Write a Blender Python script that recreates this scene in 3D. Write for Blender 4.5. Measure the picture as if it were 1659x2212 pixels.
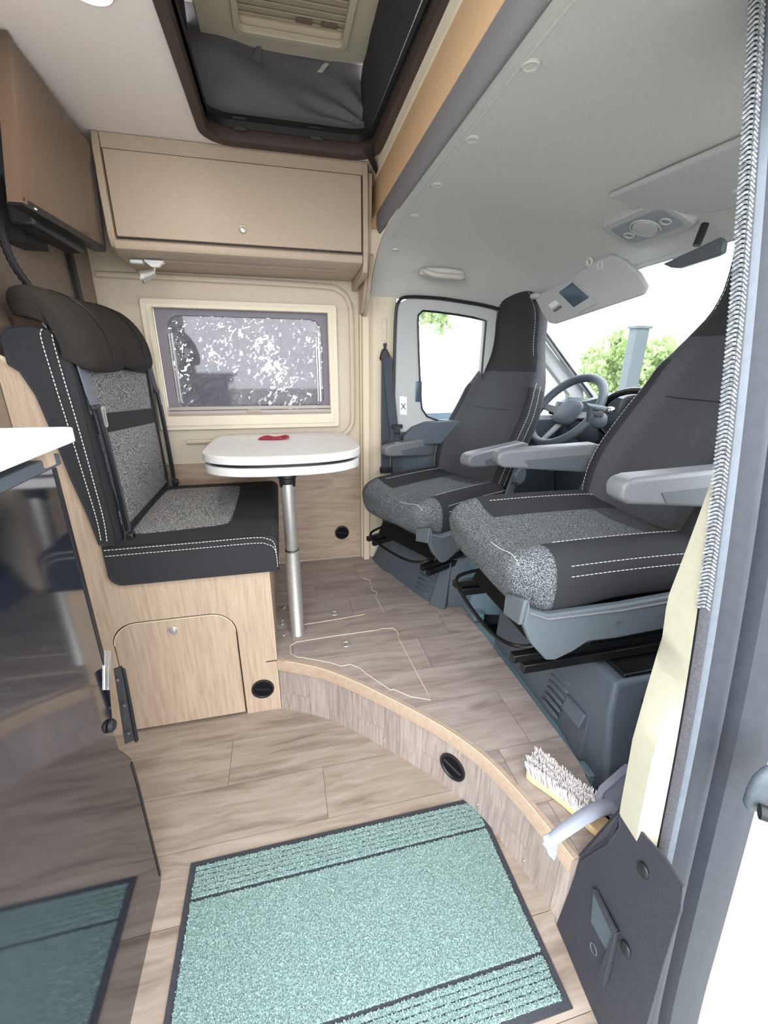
import bpy, bmesh, math, random
from mathutils import Vector, Matrix, noise
random.seed(7)
for _o in list(bpy.data.objects): bpy.data.objects.remove(_o)
C = bpy.context.scene.collection
PI = math.pi
# ---------------------------------------------------------------- camera
FPX, CXP, CYP, IW, IH = 917.0, 829.5, 1106.0, 1659.0, 2212.0
AX = Vector((0.97326138, -0.06839134, 0.21928272))
AY = Vector((-0.22948909, -0.33045587, 0.91549641))
AZ = Vector((0.00985124, -0.94134029, -0.337315))
cam_d = bpy.data.cameras.new('camera'); cam = bpy.data.objects.new('camera', cam_d); C.objects.link(cam)
# columns = camera axes (right, up, back) in world space
M = Matrix(((AX[0], -AX[1], -AX[2], 0), (AY[0], -AY[1], -AY[2], 0), (AZ[0], -AZ[1], -AZ[2], 1.30), (0, 0, 0, 1)))
cam.matrix_world = M
cam_d.sensor_fit = 'VERTICAL'; cam_d.sensor_height = 36.0; cam_d.lens = FPX / IH * 36.0
cam_d.clip_start = 0.01; cam_d.clip_end = 300
bpy.context.scene.camera = cam
# ---------------------------------------------------------------- world, exposure
w = bpy.data.worlds.new('sky'); bpy.context.scene.world = w; w.use_nodes = True
bg = w.node_tree.nodes['Background']; bg.inputs[0].default_value = (0.93, 0.965, 1.0, 1); bg.inputs[1].default_value = 4.2
vs = bpy.context.scene.view_settings
vs.view_transform = 'Standard'; vs.look = 'None'; vs.gamma = 1.0; vs.use_curve_mapping = False; vs.exposure = 0.70

# ---------------------------------------------------------------- materials
def srgb(r, g, b):
    f = lambda c: (c / 255 / 12.92) if c / 255 <= 0.04045 else ((c / 255 + 0.055) / 1.055) ** 2.4
    return (f(r), f(g), f(b), 1)
def base(name, col, rough=0.6, metal=0.0, spec=0.5):
    m = bpy.data.materials.new(name); m.use_nodes = True
    nt = m.node_tree; b = nt.nodes['Principled BSDF']
    b.inputs['Base Color'].default_value = col; b.inputs['Roughness'].default_value = rough
    b.inputs['Metallic'].default_value = metal; b.inputs['Specular IOR Level'].default_value = spec
    return m, nt, b
def noisy(name, c1, c2, scale=200, rough=0.6, bump=0.0, stretch=(1, 1, 1), detail=3, lo=0.35, hi=0.65, metal=0, spec=0.4, bdist=0.001):
    m, nt, b = base(name, c1, rough, metal, spec)
    tc = nt.nodes.new('ShaderNodeTexCoord'); mp = nt.nodes.new('ShaderNodeMapping'); nz = nt.nodes.new('ShaderNodeTexNoise')
    cr = nt.nodes.new('ShaderNodeValToRGB')
    mp.inputs['Scale'].default_value = stretch; nz.inputs['Scale'].default_value = scale; nz.inputs['Detail'].default_value = detail
    cr.color_ramp.elements[0].position = lo; cr.color_ramp.elements[0].color = c1
    cr.color_ramp.elements[1].position = hi; cr.color_ramp.elements[1].color = c2
    L = nt.links.new
    L(tc.outputs['Object'], mp.inputs[0]); L(mp.outputs[0], nz.inputs['Vector']); L(nz.outputs[0], cr.inputs[0]); L(cr.outputs[0], b.inputs['Base Color'])
    if bump:
        bp = nt.nodes.new('ShaderNodeBump'); bp.inputs['Strength'].default_value = bump; bp.inputs['Distance'].default_value = bdist
        L(nz.outputs[0], bp.inputs['Height']); L(bp.outputs[0], b.inputs['Normal'])
    return m
def wood(name, cols, axis=0, scale=6.0, stretch=14, rough=0.45, rnd=0.0, bump=0.15, knots=0.0):
    """grain running along axis; colour varies per object when rnd > 0"""
    m, nt, b = base(name, cols[0], rough)
    N = nt.nodes.new; L = nt.links.new
    tc = N('ShaderNodeTexCoord'); mp = N('ShaderNodeMapping'); oi = N('ShaderNodeObjectInfo')
    s = [stretch] * 3; s[axis] = 1.0; mp.inputs['Scale'].default_value = s
    off = N('ShaderNodeVectorMath'); off.operation = 'MULTIPLY_ADD'
    comb = N('ShaderNodeCombineXYZ')
    for i in range(3): L(oi.outputs['Random'], comb.inputs[i])
    L(comb.outputs[0], off.inputs[0]); off.inputs[1].default_value = (7.3, 5.1, 3.7); L(tc.outputs['Object'], off.inputs[2])
    n1 = N('ShaderNodeTexNoise'); n1.inputs['Scale'].default_value = scale; n1.inputs['Detail'].default_value = 8; n1.inputs['Roughness'].default_value = 0.62; n1.inputs['Distortion'].default_value = 0.4
    n0 = N('ShaderNodeTexNoise'); n0.inputs['Scale'].default_value = 5.0; n0.inputs['Detail'].default_value = 2
    L(off.outputs[0], n0.inputs['Vector'])
    warp = N('ShaderNodeVectorMath'); warp.operation = 'MULTIPLY_ADD'; L(n0.outputs['Color'], warp.inputs[0]); warp.inputs[1].default_value = (knots,) * 3; L(off.outputs[0], warp.inputs[2])
    L(warp.outputs[0], mp.inputs[0]); L(mp.outputs[0], n1.inputs['Vector'])
    cr = N('ShaderNodeValToRGB'); e = cr.color_ramp.elements
    e[0].position = 0.30; e[0].color = cols[0]; e[1].position = 0.72; e[1].color = cols[2]
    k = e.new(0.5); k.color = cols[1]
    L(n1.outputs[0], cr.inputs[0])
    hsv = N('ShaderNodeHueSaturation'); L(cr.outputs[0], hsv.inputs['Color'])
    mr = N('ShaderNodeMapRange'); mr.inputs['To Min'].default_value = 1 - rnd; mr.inputs['To Max'].default_value = 1 + rnd * 0.8
    L(oi.outputs['Random'], mr.inputs['Value']); L(mr.outputs[0], hsv.inputs['Value'])
    L(hsv.outputs[0], b.inputs['Base Color'])
    bp = N('ShaderNodeBump'); bp.inputs['Strength'].default_value = bump; bp.inputs['Distance'].default_value = 0.0006
    L(n1.outputs[0], bp.inputs['Height']); L(bp.outputs[0], b.inputs['Normal'])
    return m
MAT = {}
MAT['vinyl'] = wood('vinyl_plank', [srgb(124, 109, 97), srgb(156, 141, 128), srgb(174, 161, 149)], 0, 3.0, 11, 0.42, 0.06, 0.10, 0.045)
MAT['vinyl_up'] = wood('vinyl_plank_raised', [srgb(128, 115, 108), srgb(156, 143, 136), srgb(174, 163, 156)], 0, 3.0, 11, 0.42, 0.09, 0.10, 0.045)
MAT['vinyl_v'] = wood('vinyl_riser', [srgb(138, 124, 117), srgb(160, 147, 140), srgb(180, 168, 161)], 2, 8.0, 14, 0.45, 0.09, 0.10, 0.008)
MAT['oak'] = wood('light_oak', [srgb(166, 144, 124), srgb(181, 159, 138), srgb(193, 173, 152)], 2, 6.0, 16, 0.5, 0.02, 0.08, 0.012)
MAT['oak_h'] = wood('light_oak_wall', [srgb(150, 128, 108), srgb(170, 148, 128), srgb(184, 163, 143)], 0, 6.0, 9, 0.5, 0.0, 0.08, 0.03)
MAT['edging'] = base('wood_edging', srgb(214, 196, 170), 0.5)[0]
MAT['nosing'] = wood('step_nosing', [srgb(168, 146, 126), srgb(176, 154, 134), srgb(184, 162, 142)], 0, 5, 12, 0.45, 0, 0.05)
MAT['brown'] = noisy('brown_laminate', srgb(168, 150, 132), srgb(173, 155, 137), 120, 0.42, 0.03)
MAT['brown_d'] = noisy('brown_partition', srgb(132, 116, 104), srgb(138, 122, 110), 90, 0.55, 0.03)
MAT['screen'] = base('screen_cabin_reflection', srgb(92, 76, 64), 0.25)[0]  # brown puts the cabin's reflection into the screen colour
MAT['tan'] = noisy('tan_beam', srgb(206, 172, 134), srgb(212, 178, 140), 60, 0.6, 0.03)
MAT['cream'] = noisy('cream_plastic', srgb(208, 196, 172), srgb(213, 201, 178), 80, 0.5, 0.05)
MAT['wall'] = noisy('beige_wall_lining', srgb(200, 188, 168), srgb(206, 194, 174), 60, 0.6, 0.05)
MAT['frame'] = noisy('window_frame_cream', srgb(222, 212, 190), srgb(226, 216, 194), 40, 0.45, 0.0)
MAT['pillar_c'] = noisy('cream_pillar_trim', srgb(176, 172, 154), srgb(180, 176, 158), 60, 0.5, 0.04)
MAT['seal_w'] = base('mauve_window_surround', srgb(128, 122, 132), 0.6)[0]
MAT['ceil'] = noisy('ceiling_lining', srgb(236, 228, 224), srgb(240, 232, 228), 90, 0.75, 0.05)
MAT['headliner'] = noisy('grey_headliner', srgb(190, 190, 186), srgb(197, 197, 193), 160, 0.85, 0.12)
MAT['visor'] = noisy('visor_grey', srgb(172, 174, 174), srgb(179, 181, 181), 200, 0.8, 0.1)
MAT['pad'] = noisy('shaded_grey_padding', srgb(112, 110, 114), srgb(119, 117, 121), 200, 0.8, 0.1)  # padding whose grey also holds the shading from tan-lit to dark
MAT['char'] = noisy('charcoal_fabric', srgb(42, 43, 45), srgb(53, 54, 57), 900, 0.85, 0.3, spec=0.2)
MAT['char_d'] = noisy('dark_brown_fabric', srgb(40, 36, 34), srgb(48, 44, 42), 900, 0.9, 0.3, spec=0.2)
MAT['seatgrey'] = noisy('dark_grey_seat_fabric', srgb(56, 57, 60), srgb(80, 81, 85), 700, 0.85, 0.35, lo=0.4, hi=0.6, spec=0.2)
MAT['melange'] = noisy('melange_fabric', srgb(58, 58, 60), srgb(168, 166, 164), 290, 0.85, 0.4, lo=0.43, hi=0.59, detail=2, spec=0.2)
MAT['melange_c'] = noisy('cab_melange_fabric', srgb(50, 54, 57), srgb(132, 136, 139), 420, 0.85, 0.5, lo=0.46, hi=0.59, detail=2, spec=0.2)
MAT['stitch'] = base('white_stitch', srgb(205, 203, 197), 0.7)[0]
MAT['white'] = noisy('white_laminate', srgb(208, 205, 202), srgb(213, 210, 207), 30, 0.4, 0.0)
MAT['edge_white'] = base('white_edge', srgb(222, 230, 238), 0.35)[0]
MAT['alu'] = noisy('brushed_aluminium', srgb(178, 176, 172), srgb(200, 198, 194), 60, 0.42, 0.05, stretch=(1, 1, 8), metal=0.75)
MAT['chrome'] = base('chrome', srgb(225, 225, 228), 0.15, 1.0)[0]
MAT['knob'] = base('satin_knob', srgb(196, 192, 186), 0.3, 0.6)[0]
MAT['grey_p'] = noisy('grey_plastic', srgb(84, 92, 97), srgb(90, 98, 103), 400, 0.5, 0.1)
MAT['arm_l'] = noisy('armrest_grey', srgb(104, 107, 110), srgb(112, 115, 118), 500, 0.42, 0.15)
MAT['arm_side'] = noisy('armrest_insert', srgb(82, 87, 91), srgb(88, 93, 97), 500, 0.5, 0.15)
MAT['grey_d'] = noisy('dark_grey_plastic', srgb(74, 82, 90), srgb(82, 90, 98), 300, 0.5, 0.12)
MAT['bluegrey'] = base('blue_grey_sill', srgb(98, 120, 130), 0.4)[0]
MAT['black'] = base('black_plastic', srgb(24, 25, 28), 0.45)[0]
MAT['black_m'] = base('black_metal', srgb(28, 28, 29), 0.28, 0.3)[0]
MAT['cabfloor'] = base('black_cab_carpet', srgb(20, 20, 24), 0.95, spec=0.1)[0]
MAT['belt'] = noisy('belt_webbing', srgb(52, 57, 66), srgb(66, 72, 82), 500, 0.7, 0.3, stretch=(1, 1, 4))
MAT['belt_l'] = noisy('belt_webbing_grey', srgb(92, 96, 106), srgb(106, 110, 120), 500, 0.6, 0.3)
MAT['rubber'] = noisy('rubber_seal', srgb(56, 56, 60), srgb(70, 70, 76), 300, 0.6, 0.3)
MAT['pillar'] = noisy('dark_pillar_paint', srgb(46, 50, 58), srgb(51, 55, 63), 60, 0.5, 0.1)
MAT['pillar_l'] = noisy('pillar_highlight', srgb(96, 104, 114), srgb(102, 110, 120), 60, 0.3, 0.0)
MAT['sealrope'] = noisy('rope_seal', srgb(90, 94, 98), srgb(150, 155, 158), 200, 0.45, 0.3)
MAT['panel_d'] = noisy('black_step_panel', srgb(46, 47, 54), srgb(56, 57, 64), 250, 0.65, 0.35)
MAT['paint'] = base('white_body_paint', srgb(232, 236, 244), 0.25)[0]
MAT['gloss'] = base('smoked_glass_front', srgb(20, 24, 34), 0.07, 0.0, 1.0)[0]
MAT['gloss'].node_tree.nodes['Principled BSDF'].inputs['IOR'].default_value = 2.0
MAT['matpile'] = noisy('teal_pile', srgb(108, 134, 131), srgb(170, 192, 187), 260, 0.95, 0.0, lo=0.35, hi=0.65, spec=0.1)
MAT['matrub'] = noisy('mat_rubber', srgb(48, 50, 56), srgb(60, 62, 68), 300, 0.8, 0.3)
MAT['brushwood'] = wood('brush_wood', [srgb(214, 182, 130), srgb(226, 198, 150), srgb(234, 208, 164)], 0, 8, 6, 0.5)
MAT['bristle'] = base('white_bristles', srgb(228, 222, 220), 0.6)[0]
MAT['dustpan'] = base('grey_lavender_plastic', srgb(160, 164, 178), 0.3)[0]
MAT['red'] = base('dark_red_cord', srgb(150, 34, 52), 0.6)[0]
MAT['leaf'] = noisy('leaf_green_glare', srgb(150, 172, 116), srgb(200, 214, 168), 3, 0.7)  # leaf green paled so the colour itself carries glare and haze
MAT['leaf_d'] = noisy('leaf_dark', srgb(60, 62, 58), srgb(104, 98, 92), 2.5, 0.8)
for k_, nm in (('leaf', 0.55), ('leaf_d', 0.15)):
    nt_ = MAT[k_].node_tree; b_ = nt_.nodes['Principled BSDF']; o_ = nt_.nodes['Material Output']; t_ = nt_.nodes.new('ShaderNodeBsdfTranslucent'); x_ = nt_.nodes.new('ShaderNodeMixShader')
    c_ = b_.inputs['Base Color'].links[0].from_socket; nt_.links.new(c_, t_.inputs[0]); x_.inputs[0].default_value = nm
    nt_.links.new(b_.outputs[0], x_.inputs[1]); nt_.links.new(t_.outputs[0], x_.inputs[2]); nt_.links.new(x_.outputs[0], o_.inputs[0])
MAT['bark'] = noisy('bark', srgb(70, 60, 50), srgb(100, 88, 76), 12, 0.9, 0.4)
MAT['ground'] = noisy('ground_gravel', srgb(140, 138, 130), srgb(170, 168, 160), 12, 0.95, 0.2)
MAT['fabric_t'] = noisy('tent_fabric', srgb(112, 110, 118), srgb(124, 122, 130), 500, 0.8, 0.2)
MAT['fabric_td'] = noisy('dark_tent_fabric', srgb(60, 60, 68), srgb(70, 70, 78), 500, 0.8, 0.2)
MAT['shaft'] = noisy('dark_roof_trim', srgb(64, 52, 48), srgb(72, 60, 55), 100, 0.6)
MAT['orange'] = base('amber_beads', srgb(150, 90, 50), 0.4)[0]
MAT['redbuckle'] = base('red_buckle', srgb(214, 70, 60), 0.4)[0]
MAT['label_w'] = base('white_label', srgb(226, 228, 228), 0.5)[0]
MAT['rail'] = base('warm_grey_rail', srgb(176, 168, 158), 0.45)[0]
MAT['handle_b'] = base('beige_grey_handle', srgb(186, 182, 170), 0.5)[0]
MAT['recess'] = base('console_recess', srgb(140, 146, 150), 0.5)[0]
MAT['ink'] = base('grey_ink', srgb(96, 100, 108), 0.6)[0]
MAT['mirror'] = base('mirror_glass', srgb(100, 116, 132), 0.1, 0.6)[0]
def glassmat(name, tint, haze, hazecol):
    m = bpy.data.materials.new(name); m.use_nodes = True; nt = m.node_tree
    for n in list(nt.nodes): nt.nodes.remove(n)
    N = nt.nodes.new; L = nt.links.new
    out = N('ShaderNodeOutputMaterial'); tr = N('ShaderNodeBsdfTransparent'); gl = N('ShaderNodeBsdfGlossy'); df = N('ShaderNodeBsdfDiffuse')
    tr.inputs[0].default_value = tint; gl.inputs['Roughness'].default_value = 0.03; df.inputs[0].default_value = hazecol
    fr = N('ShaderNodeMath'); lw = N('ShaderNodeLayerWeight'); lw.inputs[0].default_value = 0.5; pw_ = N('ShaderNodeMath'); pw_.operation = 'POWER'; pw_.inputs[1].default_value = 5.0; L(lw.outputs['Facing'], pw_.inputs[0]); fr.operation = 'MULTIPLY_ADD'; L(pw_.outputs[0], fr.inputs[0]); fr.inputs[1].default_value = 0.8; fr.inputs[2].default_value = 0.05
    m1 = N('ShaderNodeMixShader'); m2 = N('ShaderNodeMixShader'); m1.inputs[0].default_value = haze
    L(tr.outputs[0], m1.inputs[1]); L(df.outputs[0], m1.inputs[2]); L(fr.outputs[0], m2.inputs[0]); L(m1.outputs[0], m2.inputs[1]); L(gl.outputs[0], m2.inputs[2]); L(m2.outputs[0], out.inputs[0])
    return m
MAT['glass'] = glassmat('clear_glass', (0.93, 0.96, 0.97, 1), 0.0, (0.8, 0.8, 0.8, 1))
MAT['acrylic'] = glassmat('hazy_acrylic', (0.72, 0.72, 0.76, 1), 0.16, srgb(190, 186, 200))
m, nt, b = base('lamp_light', (1, 1, 1, 1)); b.inputs['Emission Color'].default_value = (1.0, 0.86, 0.68, 1); b.inputs['Emission Strength'].default_value = 140.0
MAT['lamp'] = m

# ---------------------------------------------------------------- mesh builder
class MB:
    def __init__(s): s.v = []; s.f = []
    def add(s, vs, fs):
        k = len(s.v); s.v += [tuple(v) for v in vs]; s.f += [tuple(i + k for i in f) for f in fs]; return s
    def hexa(s, p):  # p: 4 bottom (ccw), 4 top
        return s.add(p, [(3, 2, 1, 0), (4, 5, 6, 7), (0, 1, 5, 4), (1, 2, 6, 5), (2, 3, 7, 6), (3, 0, 4, 7)])
    def box(s, x0, x1, y0, y1, z0, z1):
        return s.hexa([(x0, y0, z0), (x1, y0, z0), (x1, y1, z0), (x0, y1, z0), (x0, y0, z1), (x1, y0, z1), (x1, y1, z1), (x0, y1, z1)])
    def prism(s, poly, off):
        n = len(poly); off = Vector(off); a = [Vector(p) for p in poly]; b = [p + off for p in a]
        return s.add(a + b, [tuple(range(n))[::-1], tuple(range(n, 2 * n))] + [(i, (i + 1) % n, n + (i + 1) % n, n + i) for i in range(n)])
    def pxz(s, poly, y0, y1): return s.prism([(x, y0, z) for x, z in poly], (0, y1 - y0, 0))
    def pyz(s, poly, x0, x1): return s.prism([(x0, y, z) for y, z in poly], (x1 - x0, 0, 0))
    def pxy(s, poly, z0, z1): return s.prism([(x, y, z0) for x, y in poly], (0, 0, z1 - z0))
    def ring(s, outer, inner, off):  # outer/inner 3D polys with equal counts; extruded frame
        n = len(outer); off = Vector(off)
        P = [Vector(p) for p in outer] + [Vector(p) for p in inner]; P += [p + off for p in P]
        F = []
        for i in range(n):
            j = (i + 1) % n
            F += [(i, j, n + j, n + i), (2 * n + i, 3 * n + i, 3 * n + j, 2 * n + j), (i, 2 * n + i, 2 * n + j, j), (n + i, n + j, 3 * n + j, 3 * n + i)]
        return s.add(P, F)
    def tube(s, pts, r, n=8, closed=False, flat=None):
        pts = [Vector(p) for p in pts]; m = len(pts); rings = []
        up = Vector((0, 0, 1))
        for i, p in enumerate(pts):
            a = pts[(i - 1) % m] if (closed or i > 0) else p; c = pts[(i + 1) % m] if (closed or i < m - 1) else p
            t = (c - a).normalized()
            if abs(t.dot(up)) > 0.95: up = Vector((1, 0, 0)) if abs(t.x) < 0.9 else Vector((0, 1, 0))
            sd = t.cross(up).normalized(); u2 = sd.cross(t).normalized(); up = u2
            rr = r[i] if isinstance(r, (list, tuple)) else r
            fx, fy = flat if flat else (1, 1)
            rings.append([p + sd * (rr * fx * math.cos(2 * PI * k / n)) + u2 * (rr * fy * math.sin(2 * PI * k / n)) for k in range(n)])
        return s.loft(rings, closed)
    def loft(s, rings, closed=False, caps=True):
        m = len(rings); n = len(rings[0]); V = [p for r in rings for p in r]; F = []
        for i in range(m if closed else m - 1):
            a = i * n; b2 = ((i + 1) % m) * n
            for k in range(n):
                l = (k + 1) % n; F.append((a + k, a + l, b2 + l, b2 + k))
        if caps and not closed: F += [tuple(range(n))[::-1], tuple(range((m - 1) * n, m * n))]
        return s.add(V, F)
    def disc(s, c, axis, r, h, n=24, r2=None):  # short cylinder from c along axis
        c = Vector(c); a = Vector(axis).normalized(); u = a.orthogonal().normalized(); v = a.cross(u)
        r2 = r if r2 is None else r2
        R = lambda q, rr: [q + u * (rr * math.cos(2 * PI * k / n)) + v * (rr * math.sin(2 * PI * k / n)) for k in range(n)]
        return s.loft([R(c, r), R(c + a * h, r2)])
    def lathe(s, prof, c, axis, n=24):
        c = Vector(c); a = Vector(axis).normalized(); u = a.orthogonal().normalized(); v = a.cross(u)
        return s.loft([[c + a * h + u * (r * math.cos(2 * PI * k / n)) + v * (r * math.sin(2 * PI * k / n)) for k in range(n)] for r, h in prof])
    def torus(s, c, axis, R, r, n=32, m=8, ex=1.0):
        c = Vector(c); a = Vector(axis).normalized(); u = a.orthogonal().normalized(); v = a.cross(u)
        rings = []
        for i in range(n):
            t = 2 * PI * i / n; d = u * math.cos(t) + v * math.sin(t)
            rings.append([c + d * (R + r * math.cos(2 * PI * k / m)) + a * (r * ex * math.sin(2 * PI * k / m)) for k in range(m)])
        return s.loft(rings, closed=True)
    def pillow(s, c, h, e=3.5, nu=20, nv=12, fn=None):  # superellipsoid, half sizes h
        def sg(x, p): return math.copysign(abs(x) ** p, x)
        rings = []
        for i in range(nv + 1):
            ph = -PI / 2 + PI * i / nv
            row = []
            for k in range(nu):
                th = 2 * PI * k / nu
                q = Vector((h[0] * sg(math.cos(ph), 2 / e) * sg(math.cos(th), 2 / e), h[1] * sg(math.cos(ph), 2 / e) * sg(math.sin(th), 2 / e), h[2] * sg(math.sin(ph), 2 / e)))
                if fn: q = fn(q)
                row.append(Vector(c) + q)
            rings.append(row)
        return s.loft(rings)
    def grid(s, fn, nu, nv, thick=None):
        V = [fn(i / nu, j / nv) for i in range(nu + 1) for j in range(nv + 1)]
        F = [(i * (nv + 1) + j, (i + 1) * (nv + 1) + j, (i + 1) * (nv + 1) + j + 1, i * (nv + 1) + j + 1) for i in range(nu) for j in range(nv)]
        if thick:
            n = len(V); t = Vector(thick); V2 = [Vector(p) + t for p in V]
            F2 = [tuple(reversed([q + n for q in f])) for f in F]
            W = nv + 1; E = []
            for i in range(nu): E += [(i * W, i * W + n, (i + 1) * W + n, (i + 1) * W), (i * W + nv, (i + 1) * W + nv, (i + 1) * W + nv + n, i * W + nv + n)]
            for j in range(nv): E += [(j, j + 1, j + 1 + n, j + n), (nu * W + j, nu * W + j + n, nu * W + j + 1 + n, nu * W + j + 1)]
            return s.add(V + V2, F + F2 + E)
        return s.add(V, F)
    def dashes(s, pts, r=0.0013, dash=0.007, gap=0.0035):
        pts = [Vector(p) for p in pts]; acc = 0; seg = []
        L = [0]
        for a, b2 in zip(pts, pts[1:]): L.append(L[-1] + (b2 - a).length)
        def at(d):
            for i in range(len(L) - 1):
                if d <= L[i + 1] or i == len(L) - 2:
                    t = (d - L[i]) / max(L[i + 1] - L[i], 1e-9); return pts[i].lerp(pts[i + 1], min(max(t, 0), 1))
        d = 0
        while d + dash < L[-1]:
            s.tube([at(d), at(d + dash)], r, 4); d += dash + gap
        return s
def setp(o, label=None, cat=None, group=None, kind=None):
    if label: o['label'] = label
    if cat: o['category'] = cat
    if group: o['group'] = group
    if kind: o['kind'] = kind
    return o
def mk(name, mb, mat, parent=None, smooth=False, bevel=0, seg=2, local=False, sub=0, solid=0, label=None, autos=None):
    me = bpy.data.meshes.new(name); me.from_pydata([tuple(v) for v in mb.v], [], mb.f); me.validate()
    bm = bmesh.new(); bm.from_mesh(me); bmesh.ops.remove_doubles(bm, verts=bm.verts, dist=1e-6) if smooth or bevel else None
    bmesh.ops.recalc_face_normals(bm, faces=bm.faces); bm.to_mesh(me); bm.free()
    me.materials.append(MAT[mat] if isinstance(mat, str) else mat)
    o = bpy.data.objects.new(name, me); C.objects.link(o)
    if smooth or bevel:
        for p in me.polygons: p.use_smooth = True
        if autos is None: autos = 40
        try: me.set_sharp_from_angle(angle=math.radians(autos))
        except Exception: pass
    if solid: md = o.modifiers.new('solid', 'SOLIDIFY'); md.thickness = solid; md.offset = 0
    if bevel:
        md = o.modifiers.new('bevel', 'BEVEL'); md.width = bevel; md.segments = seg; md.limit_method = 'ANGLE'; md.angle_limit = math.radians(35); md.harden_normals = False
    if sub: md = o.modifiers.new('sub', 'SUBSURF'); md.levels = sub; md.render_levels = sub
    if parent is not None:
        o.parent = parent
        if not local:
            pm = Matrix.LocRotScale(parent.location, parent.rotation_euler, None)
            if parent.parent is not None: pm = Matrix.Identity(4)
            o.matrix_parent_inverse = pm.inverted()
    if label: o['label'] = label
    return o
def thing(name, label, cat, loc=(0, 0, 0), rz=0, group=None):
    o = bpy.data.objects.new(name, None); C.objects.link(o); o.location = loc; o.rotation_euler = (0, 0, rz)
    o.empty_display_size = 0.05
    return setp(o, label, cat, group)
def struct(name, mb, mat, parent=None, **k):
    o = mk(name, mb, mat, parent, **k)
    if parent is None: o['kind'] = 'structure'
    return o
def copy_tree(o, parent=None):
    c = o.copy(); C.objects.link(c)
    if parent is not None: c.parent = parent
    for ch in list(o.children): copy_tree(ch, c)
    return c
def arc(cx, cy, r, a0, a1, n=6): return [(cx + r * math.cos(math.radians(a0 + (a1 - a0) * i / n)), cy + r * math.sin(math.radians(a0 + (a1 - a0) * i / n))) for i in range(n + 1)]
def rrect(x0, x1, y0, y1, r, n=5):
    return arc(x1 - r, y1 - r, r, 0, 90, n) + arc(x0 + r, y1 - r, r, 90, 180, n) + arc(x0 + r, y0 + r, r, 180, 270, n) + arc(x1 - r, y0 + r, r, 270, 360, n)
def spline(pts, n=6):
    P = [Vector(p) for p in pts]; out = []
    for i in range(len(P) - 1):
        p0 = P[max(i - 1, 0)]; p1 = P[i]; p2 = P[i + 1]; p3 = P[min(i + 2, len(P) - 1)]
        for k in range(n):
            t = k / n; out.append(0.5 * ((2 * p1) + (p2 - p0) * t + (2 * p0 - 5 * p1 + 4 * p2 - p3) * t * t + (3 * p1 - p0 - 3 * p2 + p3) * t ** 3))
    return out + [P[-1]]
def interp(tab, x):
    if x <= tab[0][0]: return tab[0][1]
    for (a, b2), (c, d) in zip(tab, tab[1:]):
        if x <= c: return b2 + (d - b2) * (x - a) / (c - a)
    return tab[-1][1]
def clip(poly, ax, val, keep_greater):
    out = []
    for i, p in enumerate(poly):
        q = poly[(i + 1) % len(poly)]
        ip = (p[ax] >= val) == keep_greater or p[ax] == val; iq = (q[ax] >= val) == keep_greater or q[ax] == val
        if ip: out.append(p)
        if ip != iq:
            t = (val - p[ax]) / (q[ax] - p[ax]); out.append((p[0] + (q[0] - p[0]) * t, p[1] + (q[1] - p[1]) * t))
    return out
def text_part(txt, size, mat, parent, name, mw, label=None):
    cu = bpy.data.curves.new(name, 'FONT'); cu.body = txt; cu.size = size; cu.extrude = 0.0003; cu.align_x = 'CENTER'; cu.align_y = 'CENTER'
    tmp = bpy.data.objects.new('tmp', cu); C.objects.link(tmp); dg = bpy.context.evaluated_depsgraph_get()
    me = bpy.data.meshes.new_from_object(tmp.evaluated_get(dg)); bpy.data.objects.remove(tmp)
    me.transform(mw); me.materials.clear(); me.materials.append(MAT[mat])
    o = bpy.data.objects.new(name, me); C.objects.link(o)
    if parent is not None:
        o.parent = parent; o.matrix_parent_inverse = Matrix.LocRotScale(parent.location, parent.rotation_euler, None).inverted() if parent.parent is None else Matrix.Identity(4)
    if label: o['label'] = label
    return o
def on_y(px, py, y):   # point of the photograph's ray at a known real distance across the van
    r = Vector(((px - CXP) / FPX, (py - CYP) / FPX, 1.0)); dw = Vector((AX.dot(r), AY.dot(r), AZ.dot(r))); return Vector((0, 0, 1.30)) + dw * (y / dw.y)
def on_x(px, py, x):
    d = on_y(px, py, 1.0) - Vector((0, 0, 1.30)); return Vector((0, 0, 1.30)) + d * (x / d.x)
ST = 0.232     # height of the raised floor
YF = 2.20      # far wall

# ================================================================ STRUCTURE
# ---- floors
CURVE = [(-.077, 1.373), (.069, 1.296), (.18, 1.205), (.276, 1.108), (.358, 1.018), (.43, .930), (.498, .820), (.54, .705), (.566, .60), (.581, .525)]
CURVE = [tuple(p)[:2] for p in spline([(a, b, 0) for a, b in CURVE], 4)]
floor = struct('floor', MB().pxy([(-.75, .30), (.55, .30), (.572, .53), (.572, 2.24), (-.75, 2.24)], -.05, -.0045), 'vinyl')
lowpoly = [(-.75, .30), (.549, .30), (.555, .36), (.571, .53), (.60, .56)] + [(x + .02, y + .01) for x, y in reversed(CURVE)] + [(-.08, 1.42), (-.75, 1.42)]
def planks(poly, ys, joints, z0, z1, mat, parent, g=.0007):
    for i in range(len(ys) - 1):
        row = clip(clip(poly, 1, ys[i] + g, True), 1, ys[i + 1] - g, False)
        if len(row) < 3: continue
        xs = [-2] + joints[i % len(joints)] + [3]
        for a, b2 in zip(xs, xs[1:]):
            pc = clip(clip(row, 0, a + g, True), 0, b2 - g, False)
            if len(pc) < 3: continue
            if max(p[0] for p in pc) - min(p[0] for p in pc) < .004: continue
            # drop duplicates
            q = [p for k, p in enumerate(pc) if (abs(p[0] - pc[k - 1][0]) + abs(p[1] - pc[k - 1][1])) > 1e-6]
            if len(q) < 3: continue
            struct('plank', MB().pxy(q, z0, z1), mat, parent)
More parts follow.
